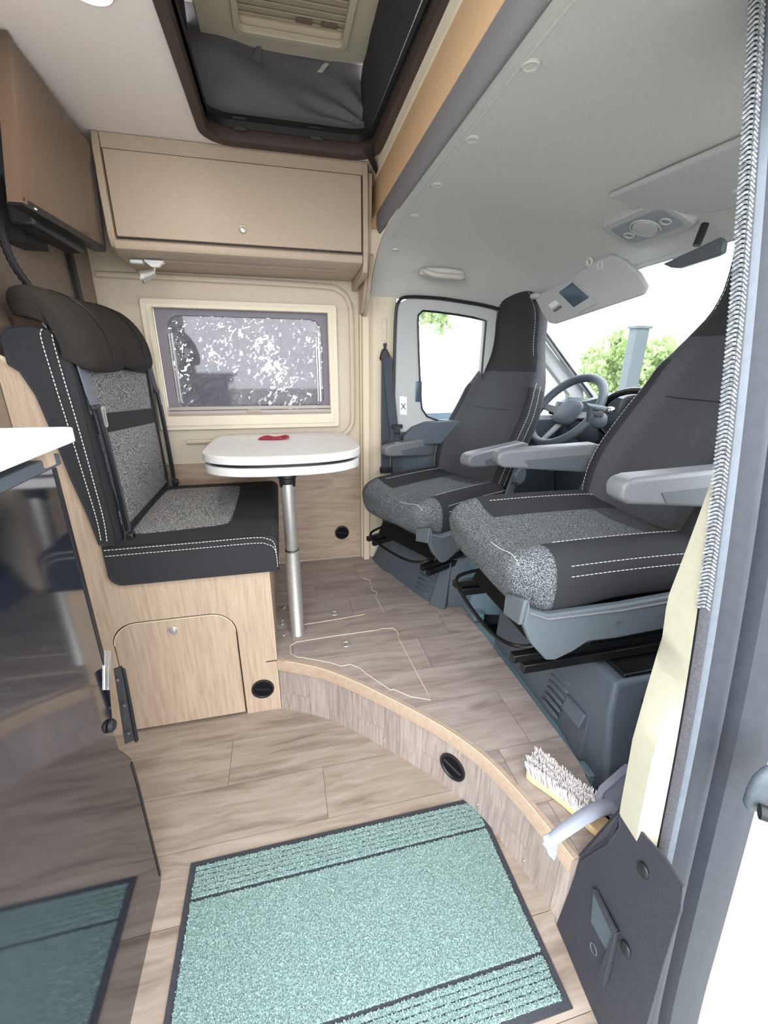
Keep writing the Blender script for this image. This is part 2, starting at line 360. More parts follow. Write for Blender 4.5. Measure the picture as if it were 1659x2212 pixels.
planks(lowpoly, [.29, .375, .551, .727, .903, 1.079, 1.255, 1.431], [[.30], [-.22, .60], [.20], [-.45, .47], [.054], [-.25], [.33]], -.004, 0, 'vinyl', floor)
raised = struct('floor_raised', MB().pxy([(-.077, 1.375)] + [(x + .008, y + .005) for x, y in CURVE[1:]] + [(.672, .535), (.755, .72), (.755, 2.19), (-.70, 2.19), (-.70, 1.395), (-.079, 1.395)], 0.0, ST - .004), 'vinyl_up')
raised.name = 'floor_raised'
rpoly = [(-.077, 1.373)] + CURVE[1:] + [(.672, .532), (.735, .66), (.755, .75), (.755, 1.35), (.74, 1.50), (.66, 1.62), (.60, 1.80), (.55, 1.98), (.50, 2.195), (-.12, 2.195), (-.12, 1.373)]
HATCH1 = [(-.03, 1.40), (-.029, 1.447), (-.005, 1.465), (.14, 1.472), (.34, 1.474), (.345, 1.480), (.398, 1.472), (.408, 1.45), (.408, 1.422), (.402, 1.41), (.419, 1.10), (.419, 1.055), (.36, 1.083), (.31, 1.129), (.30, 1.128), (.235, 1.225), (.215, 1.262), (.185, 1.288), (.15, 1.285), (.12, 1.31), (.04, 1.352), (.009, 1.368), (.0, 1.368)]
planks(rpoly, [.52, .66, .83, 1.05, 1.205, 1.385, 1.57, 1.75, 1.93, 2.11, 2.25], [[.60], [.55], [.345, .655], [.17], [.48], [-.02, .62], [.25], [.10, .55], [.33], [.05]], ST - .004, ST, 'vinyl_up', raised)
def groove(pts, closed=True):
    P = [(x, y, ST + .0004) for x, y in pts]
    return MB().tube(P, .0016, 4, closed=closed)
hatch = struct('trim_1', groove(HATCH1), 'edging', None, label='pale routed outline of the floor hatch'); 
hatch2 = struct('trim_2', groove([(.02, 1.579), (.10, 1.583), (.20, 1.59), (.30, 1.60)], False).tube([(x, y, ST + .0004) for x, y in [(.355, 1.93), (.385, 1.90), (.375, 1.80), (.395, 1.77), (.38, 1.74), (.387, 1.60)]], .0016, 4), 'edging')
for i, (x, y) in enumerate([(.188, 1.408), (.170, 1.637)]):
    k = thing('floor_ring_pull', ['round metal ring pull in the nearer floor hatch', 'round metal ring pull set in the raised floor beside the table leg'][i], 'ring pull', (x, y, ST))
    mk('ring', MB().torus((x, y, ST + .0015), (0, 0, 1), .015, .004, 24, 6, .6), 'alu', k, smooth=True)
    mk('cup', MB().disc((x, y, ST), (0, 0, 1), .012, .0006, 20), 'alu', k)
# nosing strip and riser planks
def offs(i, d):
    a = Vector(CURVE[max(i - 1, 0)]); b2 = Vector(CURVE[min(i + 1, len(CURVE) - 1)]); t = (b2 - a).normalized(); n = Vector((t.y, -t.x))
    p = Vector(CURVE[i]); return (p.x + n.x * d, p.y + n.y * d)
# n must point to the low floor (towards -x,-y)
SG = 1 if (Vector(offs(10, 1)) - Vector(CURVE[10])).dot(Vector((-1, -1))) > 0 else -1
rings = []
for i in range(len(CURVE)):
    o1 = offs(i, SG * .008); i1 = offs(i, -SG * .012)
    rings.append([(o1[0], o1[1], .190), (o1[0], o1[1], .2295), (offs(i, SG * .006)[0], offs(i, SG * .006)[1], .2335), (i1[0], i1[1], .2335), (i1[0], i1[1], .190)])
rings = [[(max(x, -.0795), y, z) for x, y, z in r] for r in rings]
struct('trim_3', MB().loft(rings), 'nosing', smooth=True)
struct('trim_4', MB().tube([(offs(i, SG * .003)[0], offs(i, SG * .003)[1], .2338) for i in range(1, len(CURVE))], .0016, 4), 'edging')
i = 0; kk = 0; widths = [3, 2, 3, 4, 2, 3, 3, 4, 3, 3, 4, 3]
while i < len(CURVE) - 1:
    j = min(i + widths[kk % 12], len(CURVE) - 1)
    idx = list(range(i, j + 1))
    def seg(z0, z1, dp):
        r = []
        for q in idx:
            a = offs(q, SG * dp); b2 = offs(q, -SG * .006); r.append([(a[0], a[1], z0), (a[0], a[1], z1), (b2[0], b2[1], z1), (b2[0], b2[1], z0)])
        for e, f in ((0, 1), (-1, -2)):
            for c in range(4):
                p = Vector(r[e][c]); d = (Vector(r[f][c]) - p).normalized() * .0005; r[e][c] = tuple(p + d)
        return MB().loft(r)
    if kk % 3 == 0:
        h = .08 + .05 * ((kk * 7) % 3) / 2
        struct('plank', seg(.0, h - .0006, .001), 'vinyl_v', raised); struct('plank', seg(h + .0006, .190, .001), 'vinyl_v', raised)
    else: struct('plank', seg(0, .190, .001), 'vinyl_v', raised)
    i = j; kk += 1
struct('plank', MB().prism([(.581, .525, 0), (.672, .532, 0), (.672, .532, .231), (.581, .525, .231)], (0, .008, 0)), 'vinyl_v', raised)
for q_ in (12, 24, 30):
    a_ = offs(q_, SG * .002); struct('riser_screw', MB().pillow((a_[0], a_[1], .035), (.004, .004, .004), 2, 10, 6), 'chrome', raised)
struct('trim_5', MB().box(.755, .80, .70, 2.15, .10, .226), 'bluegrey', bevel=.004)
cabf = struct('floor_cab', MB().box(.78, 2.35, .46, 2.24, -.02, .10), 'cabfloor')
struct('wall_front', MB().box(1.95, 2.05, .35, 2.22, .1, 1.02), 'cabfloor')
# ---- walls
WX0, WX1 = -.52, .262   # window aperture
aper = rrect(-.520, .250, 1.01, 1.510, .004, 2)
out = [(.41, 1.66 + .0)] * 0
def frame_wall(x0, x1, z0, z1, hole, y0, y1):
    # polygon wall with a hole: ring from the hole to a matching outer polygon
    n = len(hole); cx = sum(p[0] for p in hole) / n; cz = sum(p[1] for p in hole) / n; outer = []
    for (x, z) in hole:
        dx, dz = x - cx, z - cz; t = min(((x1 - cx) / dx) if dx > 1e-9 else 1e9, ((x0 - cx) / dx) if dx < -1e-9 else 1e9, ((z1 - cz) / dz) if dz > 1e-9 else 1e9, ((z0 - cz) / dz) if dz < -1e-9 else 1e9)
        outer.append((cx + dx * t, cz + dz * t))
    # snap corners
    for c in ((x0, z0), (x1, z0), (x1, z1), (x0, z1)):
        k = min(range(n), key=lambda q: abs(outer[q][0] - c[0]) + abs(outer[q][1] - c[1])); outer[k] = c
    return MB().ring([(x, y0, z) for x, z in outer], [(x, y0, z) for x, z in hole], (0, y1 - y0, 0))
wall_far = struct('wall_far', frame_wall(-.75, .405, .82, 2.02, aper, YF, YF + .06), 'wall')
struct('plank', MB().box(-.72, .405, YF - .004, YF + .03, ST, .815), 'oak_h', wall_far).name = 'lower_panel'
struct('trim_6', MB().box(-.62, .405, YF - .008, YF, .812, .822), 'cream', bevel=.002)
# moulded step in the lining, above and right of the window
struct('trim_7', MB().tube(spline([(-.70, 2.19, 1.62), (-.3, 2.19, 1.62), (.20, 2.19, 1.615), (.30, 2.19, 1.60), (.345, 2.19, 1.55), (.355, 2.19, 1.45), (.355, 2.19, 1.05), (.345, 2.19, .98), (.30, 2.19, .935), (.2, 2.19, .925), (-.45, 2.19, .92)], 5), .012, 8, flat=(1, 1)), 'wall', smooth=True)
struct('wall_rear', MB().box(-.80, -.72, .75, 2.26, 0, 2.02), 'brown_d')
struct('wall_kitchen', MB().box(-2.0, -.80, .35, .40, 0, 1.1), 'brown_d')
# ---- ceiling with the roof opening
hole = rrect(-.19, .395, .62, 1.875, .09, 6)
n = len(hole)
def ceil_ring(x0, x1, y0, y1, z0, z1):
    cx, cy = .1, 1.25; o = []
    for x, y in hole:
        dx, dy = x - cx, y - cy; t = min(((x1 - cx) / dx) if dx > 1e-9 else 1e9, ((x0 - cx) / dx) if dx < -1e-9 else 1e9, ((y1 - cy) / dy) if dy > 1e-9 else 1e9, ((y0 - cy) / dy) if dy < -1e-9 else 1e9); o.append((cx + dx * t, cy + dy * t))
    for c in ((x0, y0), (x1, y0), (x1, y1), (x0, y1)):
        k = min(range(n), key=lambda q: abs(o[q][0] - c[0]) + abs(o[q][1] - c[1])); o[k] = c
    return MB().ring([(x, y, z0) for x, y in o], [(x, y, z0) for x, y in hole], (0, 0, z1 - z0))
struct('ceiling', ceil_ring(-1.2, .43, .48, 2.26, 2.0, 2.04), 'ceil')
# dark trim around the opening and the shaft above it
def ringz(r0, r1, z): return [(x, y, z) for x, y in rrect(-.19 - r0, .395 + r0, .62 - r0, 1.875 + r0, .09 + r0, 6)]
roof = thing('roof_hatch_surround', 'dark rounded trim framing the open roof hatch in the ceiling', 'roof hatch', (.1, 1.25, 2.0))
rr = []
for r, z in ((.010, 1.998), (.010, 1.990), (-.004, 1.990), (-.016, 1.998), (-.020, 2.02), (-.006, 2.06), (.0, 2.06)): rr.append(ringz(r, 0, z))
mk('trim_ring', MB().loft(rr, caps=False), 'shaft', roof, smooth=True)
mk('inner_lip', MB().loft([ringz(-.026, 0, 2.03), ringz(-.028, 0, 2.05), ringz(-.01, 0, 2.075), ringz(.03, 0, 2.08), ringz(.04, 0, 2.05)], caps=False), 'black', roof, smooth=True)
for x, y in ((-.07, 1.845), (.185, 1.848)):
    mk('strap_loop', MB().ring([(x - .022, y - .0, 2.022), (x + .022, y, 2.022), (x + .022, y + .012, 2.062), (x - .022, y + .012, 2.062)], [(x - .013, y - .0, 2.030), (x + .013, y, 2.030), (x + .013, y + .012, 2.054), (x - .013, y + .012, 2.054)], (0, -.006, 0)), 'rubber', roof)
tent = thing('roof_tent', 'grey creased tent fabric hanging inside the raised roof', 'tent fabric', (.1, 1.9, 2.05))
def fabric(u, v):   # far side wall of the tent
    x = -.24 + .70 * u; z = 2.03 + .41 * v; y = 1.90 + .13 * v
    p = Vector((x * 3, z * 4, 1.7)); b2 = noise.noise(p) * .05 + noise.noise(p * 2.7) * .02
    k = max(0, 1 - math.hypot(u - .95, v - .12) / .55); b2 += k * .028 * math.sin(math.atan2(v - .12, u - .95) * 16)
    y -= b2 * (.25 + .75 * math.sin(PI * min(1, v * 1.05))) + .05 * math.sin(PI * v)
    return (x, y, z)
mk('far_panel', MB().grid(fabric, 70, 40), 'fabric_t', tent, smooth=True, autos=180)
def fabr(u, v):     # front side, hanging dark
    y = .50 + 1.44 * u; z = 2.03 + .41 * v; x = .40 + .03 * v
    b2 = noise.noise(Vector((y * 4, z * 3, 4.1))) * .04; return (x - .02 - b2 * math.sin(PI * v) - .035 * math.sin(PI * v), y, z)
mk('front_panel', MB().grid(fabr, 50, 16), 'fabric_td', tent, smooth=True, autos=180)
def fabl(u, v):
    y = .50 + 1.44 * u; z = 2.03 + .41 * v; b2 = noise.noise(Vector((y * 3, z * 3, 9.1))) * .04; return (-.21 + b2 * math.sin(PI * v), y, z)
mk('rear_panel', MB().grid(fabl, 40, 14), 'fabric_td', tent, smooth=True, autos=180)
mk('near_panel', MB().grid(lambda u, v: (-.24 + .70 * u, .50 - .05 * v, 2.03 + .41 * v), 20, 6), 'fabric_t', tent)
mk('zip', MB().dashes([(.375, 1.83, 2.06), (.372, 1.2, 2.06), (.37, .6, 2.06)], .003, .012, .004), 'label_w', tent)['kind'] = 'stuff'
mk('corner_strap', MB().prism([(.345, 1.80, 1.993), (.372, 1.785, 1.993), (.425, 1.915, 1.975), (.425, 1.945, 1.975)], (0, 0, -.006)), 'black', roof)
mk('strap', MB().prism([(-.02, 1.94, 2.26), (.0, 1.95, 2.30), (.015, 1.945, 2.30), (.01, 1.93, 2.25)], (.004, -.006, 0)), 'fabric_t', tent)
mk('strap', MB().prism([(.20, 1.90, 2.235), (.225, 1.91, 2.265), (.24, 1.905, 2.262), (.215, 1.89, 2.23)], (.004, -.006, 0)), 'label_w', tent)
rp = thing('raised_roof_panel', 'cream underside of the raised roof with a slatted inset window shade', 'roof panel', (.1, 1.2, 2.30))
po = [(x, y, 2.30) for x, y in rrect(-.175, .395, .55, 1.965, .05, 5)]; pi_ = [(x, y, 2.30) for x, y in rrect(-.05, .285, .85, 1.86, .02, 5)]
mk('panel', MB().ring(po, pi_, (0, 0, .03)), 'frame', rp, bevel=.006)
mk('panel_rim', MB().ring([(x, y, 2.285) for x, y in rrect(-.065, .30, .835, 1.875, .025, 5)], [(x, y, 2.285) for x, y in rrect(-.045, .28, .855, 1.855, .02, 5)], (0, 0, .02)), 'frame', rp, bevel=.003)
for k in range(34):
    y = 1.845 - k * .0292
    mk('slat', MB().hexa([(-.048, y, 2.318), (.283, y, 2.318), (.283, y - .024, 2.312), (-.048, y - .024, 2.312), (-.048, y, 2.321), (.283, y, 2.321), (.283, y - .024, 2.315), (-.048, y - .024, 2.315)]), 'cream', rp)
mk('shade_backing', MB().box(-.06, .295, .84, 1.87, 2.322, 2.328), 'frame', rp)
for x in (.235, .155): mk('air_slot', MB().box(x - .026, x + .026, 1.800, 1.818, 2.309, 2.312), 'brown_d', rp)
struct('roof', MB().box(-.6, .75, .35, 2.25, 2.42, 2.45), 'ceil')
# ---- beam between living area and cab headliner
HZ = [(.42, 1.71), (.50, 1.74), (.60, 1.765), (.75, 1.783), (.9, 1.785), (1.6, 1.783), (1.75, 1.774), (1.9, 1.75), (2.0, 1.715), (2.1, 1.65), (2.17, 1.57)]
HF = [(.42, 1.56), (.6, 1.60), (1.05, 1.63), (1.42, 1.617), (1.6, 1.60), (1.85, 1.57), (2.08, 1.50), (2.17, 1.46)]
def hz(x, y):
    s = max(0, min(1, (x - .44) / (1.28 - .44))); a = interp(HZ, y); b2 = interp(HF, y)
    return a + (b2 - a) * s ** 2.2 + .012 * math.sin(PI * s)
ys = [.42 + i * (2.17 - .42) / 40 for i in range(41)]
def bxx(y): return .398 + .022 * (y - .9) / .95
rg = []
for y in ys:
    x = bxx(y); rg.append([(x + .004, y, 2.0), (x, y, 1.965), (x, y, 1.853), (x + .006, y, 1.848), (x + .06, y, 1.85), (x + .06, y, 2.0)])
struct('trim_8', MB().loft(rg), 'tan', smooth=True)
rg = []
for y in ys:
    x = bxx(y); rg.append([(x - .016, y, 2.001), (x - .016, y, 1.996), (x - .008, y, 1.985), (x - .004, y, 1.968), (x + .004, y, 1.964), (x + .01, y, 2.001)])
struct('trim_9', MB().loft(rg), 'frame', smooth=True)
rg = []
for y in ys:
    x = bxx(y); z = interp(HZ, y)
    if y > 1.97: continue
    rg.append([(x + .002, y, 1.852), (x + .001, y, 1.835), (x + .001, y, 1.81), (x + .004, y, 1.795), (x + .010, y, 1.783), (x + .018, y, 1.780), (x + .026, y, 1.79), (x + .03, y, 1.852)])
struct('trim_10', MB().loft(rg), 'pad', smooth=True, autos=80)
def hl(u, v):
    y = .42 + (2.17 - .42) * v; xf = 1.28 - .05 * abs((y - 1.35) / .8) ** 2; x0_ = bxx(y) + .014; x = x0_ + (xf - x0_) * u; return (x, y, hz(x, y))
head = struct('ceiling_cab', MB().grid(hl, 40, 50, (0, 0, .012)), 'headliner', smooth=True, autos=60)
for k, (bx_, y) in enumerate(((.462, .872), (.473, 1.14), (.488, 1.42), (.505, 1.69), (.505, 1.96))):
    z = hz(bx_, y); nrm = Vector((0, interp(HZ, y - .02) - interp(HZ, y + .02), -.04)).normalized() * -1
    mk('trim_button', MB().lathe([(.016, .002), (.016, -.0035), (.014, -.005), (.011, -.0045), (.010, -.0035), (.006, -.0035), (.0, -.004)], (bx_, y, z), (0, 0, 1), 20), 'headliner', head, smooth=True)
struct('trim_11', MB().tube([(.440 + .03 * (y - .6), y, hz(.45, y) - .0004) for y in [.6 + .03 * k for k in range(44)]], .003, 6, flat=(1.4, .5)), 'headliner', smooth=True)
# windscreen header seam
struct('trim_12', MB().tube([(1.262 - .05 * abs((y - 1.35) / .8) ** 2, y, hz(1.262, y) - .004) for y in [.5 + .04 * k for k in range(42)]], .011, 8), 'visor', smooth=True)
# ---- window 1 in the far wall
win = struct('window_1', MB().ring([(x, 2.178, z) for x, z in rrect(-.555, .283, .978, 1.538, .012, 3)], [(x, 2.178, z) for x, z in rrect(-.512, .241, 1.045, 1.503, .004, 3)], (0, .024, 0)), 'frame', bevel=.003)
struct('window_frame', MB().ring([(x, 2.171, z) for x, z in rrect(-.53, .258, 1.0, 1.518, .004, 3)], [(x, 2.171, z) for x, z in rrect(-.514, .243, 1.043, 1.505, .004, 3)], (0, .01, 0)), 'frame', win)
struct('blind_rail', MB().box(-.512, .241, 2.18, 2.196, 1.052, 1.066).box(-.512, .241, 2.176, 2.196, 1.047, 1.051).box(-.512, .241, 2.18, 2.20, 1.070, 1.083), 'rail', win)
struct('blind_pull', MB().prism([(-.155, 2.172, 1.052), (-.098, 2.172, 1.052), (-.096, 2.172, 1.072), (-.108, 2.172, 1.070), (-.145, 2.172, 1.070), (-.157, 2.172, 1.072)], (0, .008, 0)), 'brown', win, bevel=.002)
struct('seal_frame', MB().ring([(x, 2.215, z) for x, z in rrect(-.512, .245, 1.03, 1.51, .01, 5)], [(x, 2.215, z) for x, z in rrect(-.472, .215, 1.06, 1.478, .06, 5)], (0, .02, 0)), 'seal_w', win)
struct('pane', MB().box(-.50, .24, 2.238, 2.242, 1.03, 1.50), 'acrylic', win)
for x in (-.455, .198): struct('stay', MB().box(x - .004, x + .004, 2.222, 2.228, 1.10, 1.40).box(x - .014, x - .009, 2.224, 2.23, 1.10, 1.40), 'alu', win)
# ---- B-pillar trim, far side
struct('wall_pillar_far', MB().pxz([(.39, ST), (.575, ST), (.57, 1.60), (.62, 1.72), (.62, 2.0), (.39, 2.0)], 2.165, 2.215), 'cream', bevel=.006)
struct('trim_13', MB().box(.398, .432, 2.135, 2.19, ST, 1.60), 'edging', bevel=.005)
struct('trim_14', MB().tube([(.45, 2.164, .30), (.45, 2.164, 1.62)], .004, 6), 'cream', smooth=True)
# ---- driver's door with its window
dy = 2.13
outl = [(.562, .30), (.555, .9), (.560, 1.50), (.575, 1.555), (.615, 1.572), (.72, 1.572), (.87, 1.562), (1.016, 1.545), (1.16, 1.515), (1.30, 1.46), (1.45, 1.32), (1.64, 1.16), (1.70, 1.0), (1.70, .30)]
wn = [(.70, .30)] * 0
wo = spline([(.70, dy, 1.09), (.668, dy, 1.45), (.672, dy, 1.505), (.705, dy, 1.523), (.85, dy, 1.512), (.955, dy, 1.498), (1.0, dy, 1.49)], 3)
# inner opening polygon (window hole), matched count with the outer polygon around it
hole_w = [(.80, 1.003), (.735, 1.025), (.705, 1.065), (.696, 1.12), (.680, 1.30), (.667, 1.47), (.668, 1.503), (.69, 1.522), (.76, 1.519), (.86, 1.511), (.95, 1.501), (1.02, 1.488), (1.02, 1.20), (1.02, 1.003)]
outer_w = [(.80, .95), (.58, .95), (.57, 1.0), (.557, 1.12), (.558, 1.30), (.560, 1.50), (.570, 1.552), (.615, 1.572), (.76, 1.571), (.87, 1.562), (.97, 1.552), (1.05, 1.538), (1.05, 1.20), (1.05, .95)]
door = struct('door_1', MB().ring([(x, dy, z) for x, z in outer_w], [(x, dy, z) for x, z in hole_w], (0, .04, 0)), 'visor', smooth=True)
h2 = [(1.08, 1.02), (1.08, 1.25), (1.08, 1.475), (1.17, 1.455), (1.27, 1.41), (1.40, 1.28), (1.56, 1.13), (1.56, 1.02)]
o2 = [(1.05, .95), (1.05, 1.25), (1.05, 1.538), (1.16, 1.515), (1.30, 1.46), (1.45, 1.32), (1.64, 1.16), (1.70, .95)]
struct('window_surround', MB().ring([(x, dy, z) for x, z in o2], [(x, dy, z) for x, z in h2], (0, .04, 0)), 'visor', door)
struct('door_card', MB().box(.565, 1.70, dy + .005, dy + .045, .10, .955), 'grey_d', door, bevel=.004)
struct('door_ledge', MB().pxz([(.60, .93), (.65, .975), (.72, 1.0), (.84, 1.005), (1.5, 1.005), (1.5, .90), (.60, .88)], dy - .035, dy + .01), 'grey_d', door, bevel=.008)
struct('pane', MB().box(.66, 1.03, dy + .028, dy + .032, .98, 1.53), 'glass', door)
struct('pane', MB().pxz([(1.07, 1.0), (1.6, 1.0), (1.58, 1.13), (1.30, 1.41), (1.07, 1.49)], dy + .028, dy + .032), 'glass', door)
struct('window_seal', MB().tube([(x, dy - .002, z) for x, z in hole_w], .005, 6, closed=True), 'black', door, smooth=True)
struct('door_seal', MB().tube(spline([(.556, dy - .006, .35), (.552, dy - .006, .9), (.553, dy - .006, 1.3), (.556, dy - .006, 1.50), (.57, dy - .008, 1.558), (.615, dy - .01, 1.578), (.76, dy - .012, 1.578), (.87, dy - .013, 1.569), (1.02, dy - .015, 1.552), (1.16, dy - .018, 1.52), (1.30, dy - .02, 1.465)], 5), .0075, 8), 'black', door, smooth=True)
struct('lock_plate', MB().box(.668, .70, dy - .006, dy + .002, 1.10, 1.20), 'mirror', door, bevel=.004)
struct('door_sticker', MB().prism([(.588, dy - .001, 1.04), (.625, dy - .001, 1.035), (.622, dy - .001, 1.125), (.584, dy - .001, 1.13)], (0, -.001, 0)), 'label_w', door)
struct('sticker_cross', MB().prism([(.592, dy - .0025, 1.065), (.595, dy - .0025, 1.062), (.618, dy - .0025, 1.092), (.615, dy - .0025, 1.095)], (0, -.0004, 0)).prism([(.615, dy - .0025, 1.062), (.618, dy - .0025, 1.065), (.595, dy - .0025, 1.095), (.592, dy - .0025, 1.092)], (0, -.0004, 0)), 'ink', door)
# A-pillar and windscreen
struct('trim_15', MB().tube([(1.20, 2.10, 1.545), (1.30, 2.10, 1.475), (1.45, 2.105, 1.335), (1.66, 2.11, 1.15), (1.80, 2.12, 1.02)], .020, 10), 'visor', smooth=True)
struct('trim_16', MB().tube([(1.22, 2.085, 1.525), (1.32, 2.085, 1.45), (1.47, 2.09, 1.31), (1.68, 2.095, 1.12)], .006, 8), 'black', smooth=True)
struct('trim_17', MB().tube([(1.17, .52, 1.53), (1.32, .52, 1.44), (1.66, .51, 1.14), (1.80, .50, 1.0)], .045, 10), 'visor', smooth=True)
def ws(u, v):
    y = .50 + 1.62 * v; b2 = abs((y - 1.31) / .81) ** 2; x = 1.275 - .05 * b2 + (.62 - .14 * b2) * u; zt = hz(1.275, y); return (x, y, zt + .005 + (.985 - zt) * u)
wsc = struct('window_2', MB().grid(ws, 6, 24), 'glass', smooth=True)
# ---- near wall around the sliding door opening: kept off camera except the pillar (built below)
struct('roof_light_block', MB().box(.46, 1.32, .40, 2.26, 2.0, 2.03), 'ceil')  # unseen slab added to stop sky light leaking in above the headliner
struct('wall_light_block', MB().box(.40, 1.32, 2.20, 2.26, 1.60, 2.03), 'wall')  # unseen, added to close the side of that light leak
struct('wall_cab_far', MB().box(.40, 2.0, 2.215, 2.25, -.1, .95), 'cabfloor')
struct('wall_near', MB().box(.86, 1.75, .46, .50, .10, .98), 'grey_d')
struct('ground', MB().box(-25, 40, -25, 40, -.62, -.52), 'ground')

# ================================================================ OBJECTS
def vent(name, label, c, nrm, r, group=None):
    t = thing(name, label, 'air vent', c, 0, group); a = Vector(nrm).normalized(); c = Vector(c)
    mk('rim', MB().lathe([(r * .98, 0), (r, .003), (r * .98, .007), (r * .86, .0075), (r * .78, .004), (r * .76, .001)], c, a, 32), 'black', t, smooth=True)
    mk('bowl', MB().lathe([(r * .77, .0035), (r * .72, .001), (r * .5, .0008), (0, .0006)], c, a, 28), 'cabfloor', t, smooth=True)
    u = a.cross(Vector((0, 0, 1))).normalized(); v = u.cross(a)
    fl = MB()
    d = (u * .96 + v * .25).normalized(); e = d.cross(a)
    fl.hexa([c + d * (sx * r * .74) + e * (sy * r * .10) + a * .001 for sx, sy in ((-1, -1), (1, -1), (1, 1), (-1, 1))] + [c + d * (sx * r * .70) + e * (sy * r * .05) + a * .008 for sx, sy in ((-1, -1), (1, -1), (1, 1), (-1, 1))])
    mk('flap', fl, 'black', t)
    for k in range(12):
        q = 2 * PI * k / 12; p = c + (u * math.cos(q) + v * math.sin(q)) * r * .92 + a * .006
        mk('rib', MB().tube([p - (u * math.cos(q) + v * math.sin(q)) * r * .06, p + (u * math.cos(q) + v * math.sin(q)) * r * .06], .0012, 4), 'rubber', t)
    return t
def push_knob(c, nrm, r, parent, nm='knob', label=None):
    return mk(nm, MB().lathe([(r, 0), (r, .002), (r * .85, .004), (r * .74, .0035), (r * .70, .0025), (r * .66, .004), (r * .4, .0055), (0, .006)], c, nrm, 28), 'knob', parent, smooth=True, label=label)
# ---------------- bench box (seat base) with hatch
by = 1.373
bench = thing('bench_cabinet', 'light oak bench base with a curved side panel and rounded hatch', 'bench', (-.33, by, 0))
side = [(-.60, 0), (-.082, 0), (-.081, .609), (-.455, .609)] + arc(-.48, .655, .046, 270, 190, 5) + [(-.565, .80), (-.597, .97), (-.618, 1.10), (-.632, 1.19), (-.655, 1.25), (-.70, 1.292), (-.718, 1.30), (-.718, 0)]
# door cut-out as recessed gap: panel built as pieces around the hatch
hx0, hx1, hz1, hr = -.602, -.213, .458, .078
top = [(-.718, 0.0), (-.606, 0.0), (-.606, hz1 - hr)] + [(x, z) for x, z in arc(hx0 + hr, hz1 - hr, hr + .005, 180, 90, 6)] + [(x, z) for x, z in arc(hx1 - hr, hz1 - hr, hr + .005, 90, 0, 6)] + [(hx1 + .005, 0.0)] + side[1:-2] + [(-.718, 1.30)]
mk('side_panel', MB().pxz(top, by, by + .016), 'oak', bench, bevel=.0012, seg=1)
mk('side_edging', MB().tube([(x, by + .006, z + .001) for x, z in side[2:-1]], .0085, 6), 'edging', bench, smooth=True)
mk('corner_edging', MB().tube([(-.0815, by + .002, 0), (-.0815, by + .002, .609)], .0022, 4), 'edging', bench)
hd = [(hx0, .012)] + arc(hx0 + hr, hz1 - hr, hr, 180, 90, 6) + arc(hx1 - hr, hz1 - hr, hr, 90, 0, 6) + [(hx1, .012)]
ho = mk('hatch_door', MB().pxz(hd, by - .001, by + .014), 'oak', bench, bevel=.0015, seg=1)
mk('hatch_edging', MB().tube([(x, by - .0012, z) for x, z in hd[1:-1]], .0018, 4), 'edging', ho)
push_knob((-.416, by - .001, .414), (0, -1, 0), .0165, ho)
mk('hatch_gap', MB().pxz([(x * 1.0, z) for x, z in [(-.61, .005), (-.61, .47), (-.205, .47), (-.205, .005)]], by + .0135, by + .0158), 'black', bench)
mk('front_panel', MB().box(-.098, -.082, by + .016, 2.04, ST, .609), 'oak', bench)
mk('seat_board', MB().box(-.70, -.082, by + .016, 2.04, .595, .611), 'oak', bench)
mk('rear_board', MB().box(-.71, -.695, by + .016, 2.04, .2, 1.28), 'oak', bench)
mk('far_side_panel', MB().box(-.70, -.082, 2.03, 2.046, ST, .609), 'oak', bench)
vent('floor_heater_vent', 'round black heater vent in the oak bench panel', (-.141, by, .110), (0, -1, 0), .042)
vent('floor_heater_vent', 'round black heater vent in the curved step riser', offs(21, SG * .001) + (.104,) , Vector(offs(21, SG * 1.0) + (0,)) - Vector(offs(21, 0) + (0,)), .046)
vent('floor_heater_vent', 'round black heater vent in the wall panel below the window', (.284, YF - .006, .388), (0, -1, 0), .040)
sw = thing('wall_clip', 'small dark bracket clip on the wall under the table end', 'clip', (.285, YF - .01, .80))
mk('clip_body', MB().box(.262, .318, YF - .03, YF - .005, .782, .812), 'grey_d', sw, bevel=.004); mk('clip_lip', MB().box(.268, .312, YF - .045, YF - .03, .80, .808), 'grey_d', sw)
# ---------------- bench seat cushion / backrest / headrests
bs = thing('upholstered_bench', 'two-place charcoal bench seat with grey flecked panels and white stitching', 'bench seat', (-.3, 1.7, .61))
sc = [(-.565, .66)] + [(x, z) for x, z in arc(-.525, .655, .042, 180, 270, 5)] + [(-.045, .613)] + arc(-.07, .720, .030, 0, 90, 4) + [(-.565, .750)]
cush = MB(); rg = []
for y, k in ((by - .012, .985), (by - .018, 1.0), (by - .02, 1.0), (2.03, 1.0), (2.04, .985)):
    cx, cz = -.3, .68; rg.append([(cx + (x - cx) * (1 if k == 1 else .99), y, cz + (z - cz) * (1 if k == 1 else .93)) for x, z in sc])
cush.loft(rg)
mk('seat_cushion', cush, 'char', bs, bevel=.006, smooth=True)
def sheet(pts4, nrm, lift, nu=10, nv=10, puff=.003):
    a, b2, c, d = [Vector(p) for p in pts4]; N = Vector(nrm)
    def f(u, v):
        p = a.lerp(b2, u).lerp(d.lerp(c, u), v); e = (1 - (2 * u - 1) ** 8) * (1 - (2 * v - 1) ** 8); return p + N * (lift * e + puff * math.sin(PI * u) * math.sin(PI * v))
    return MB().grid(f, nu, nv)
mk('seat_insert', sheet([(-.53, by + .045, .7485), (-.188, by + .085, .7485), (-.188, 2.00, .7485), (-.53, 2.00, .7485)], (0, 0, 1), .003, 16, 16), 'melange', bs, smooth=True, autos=180)
st = MB()
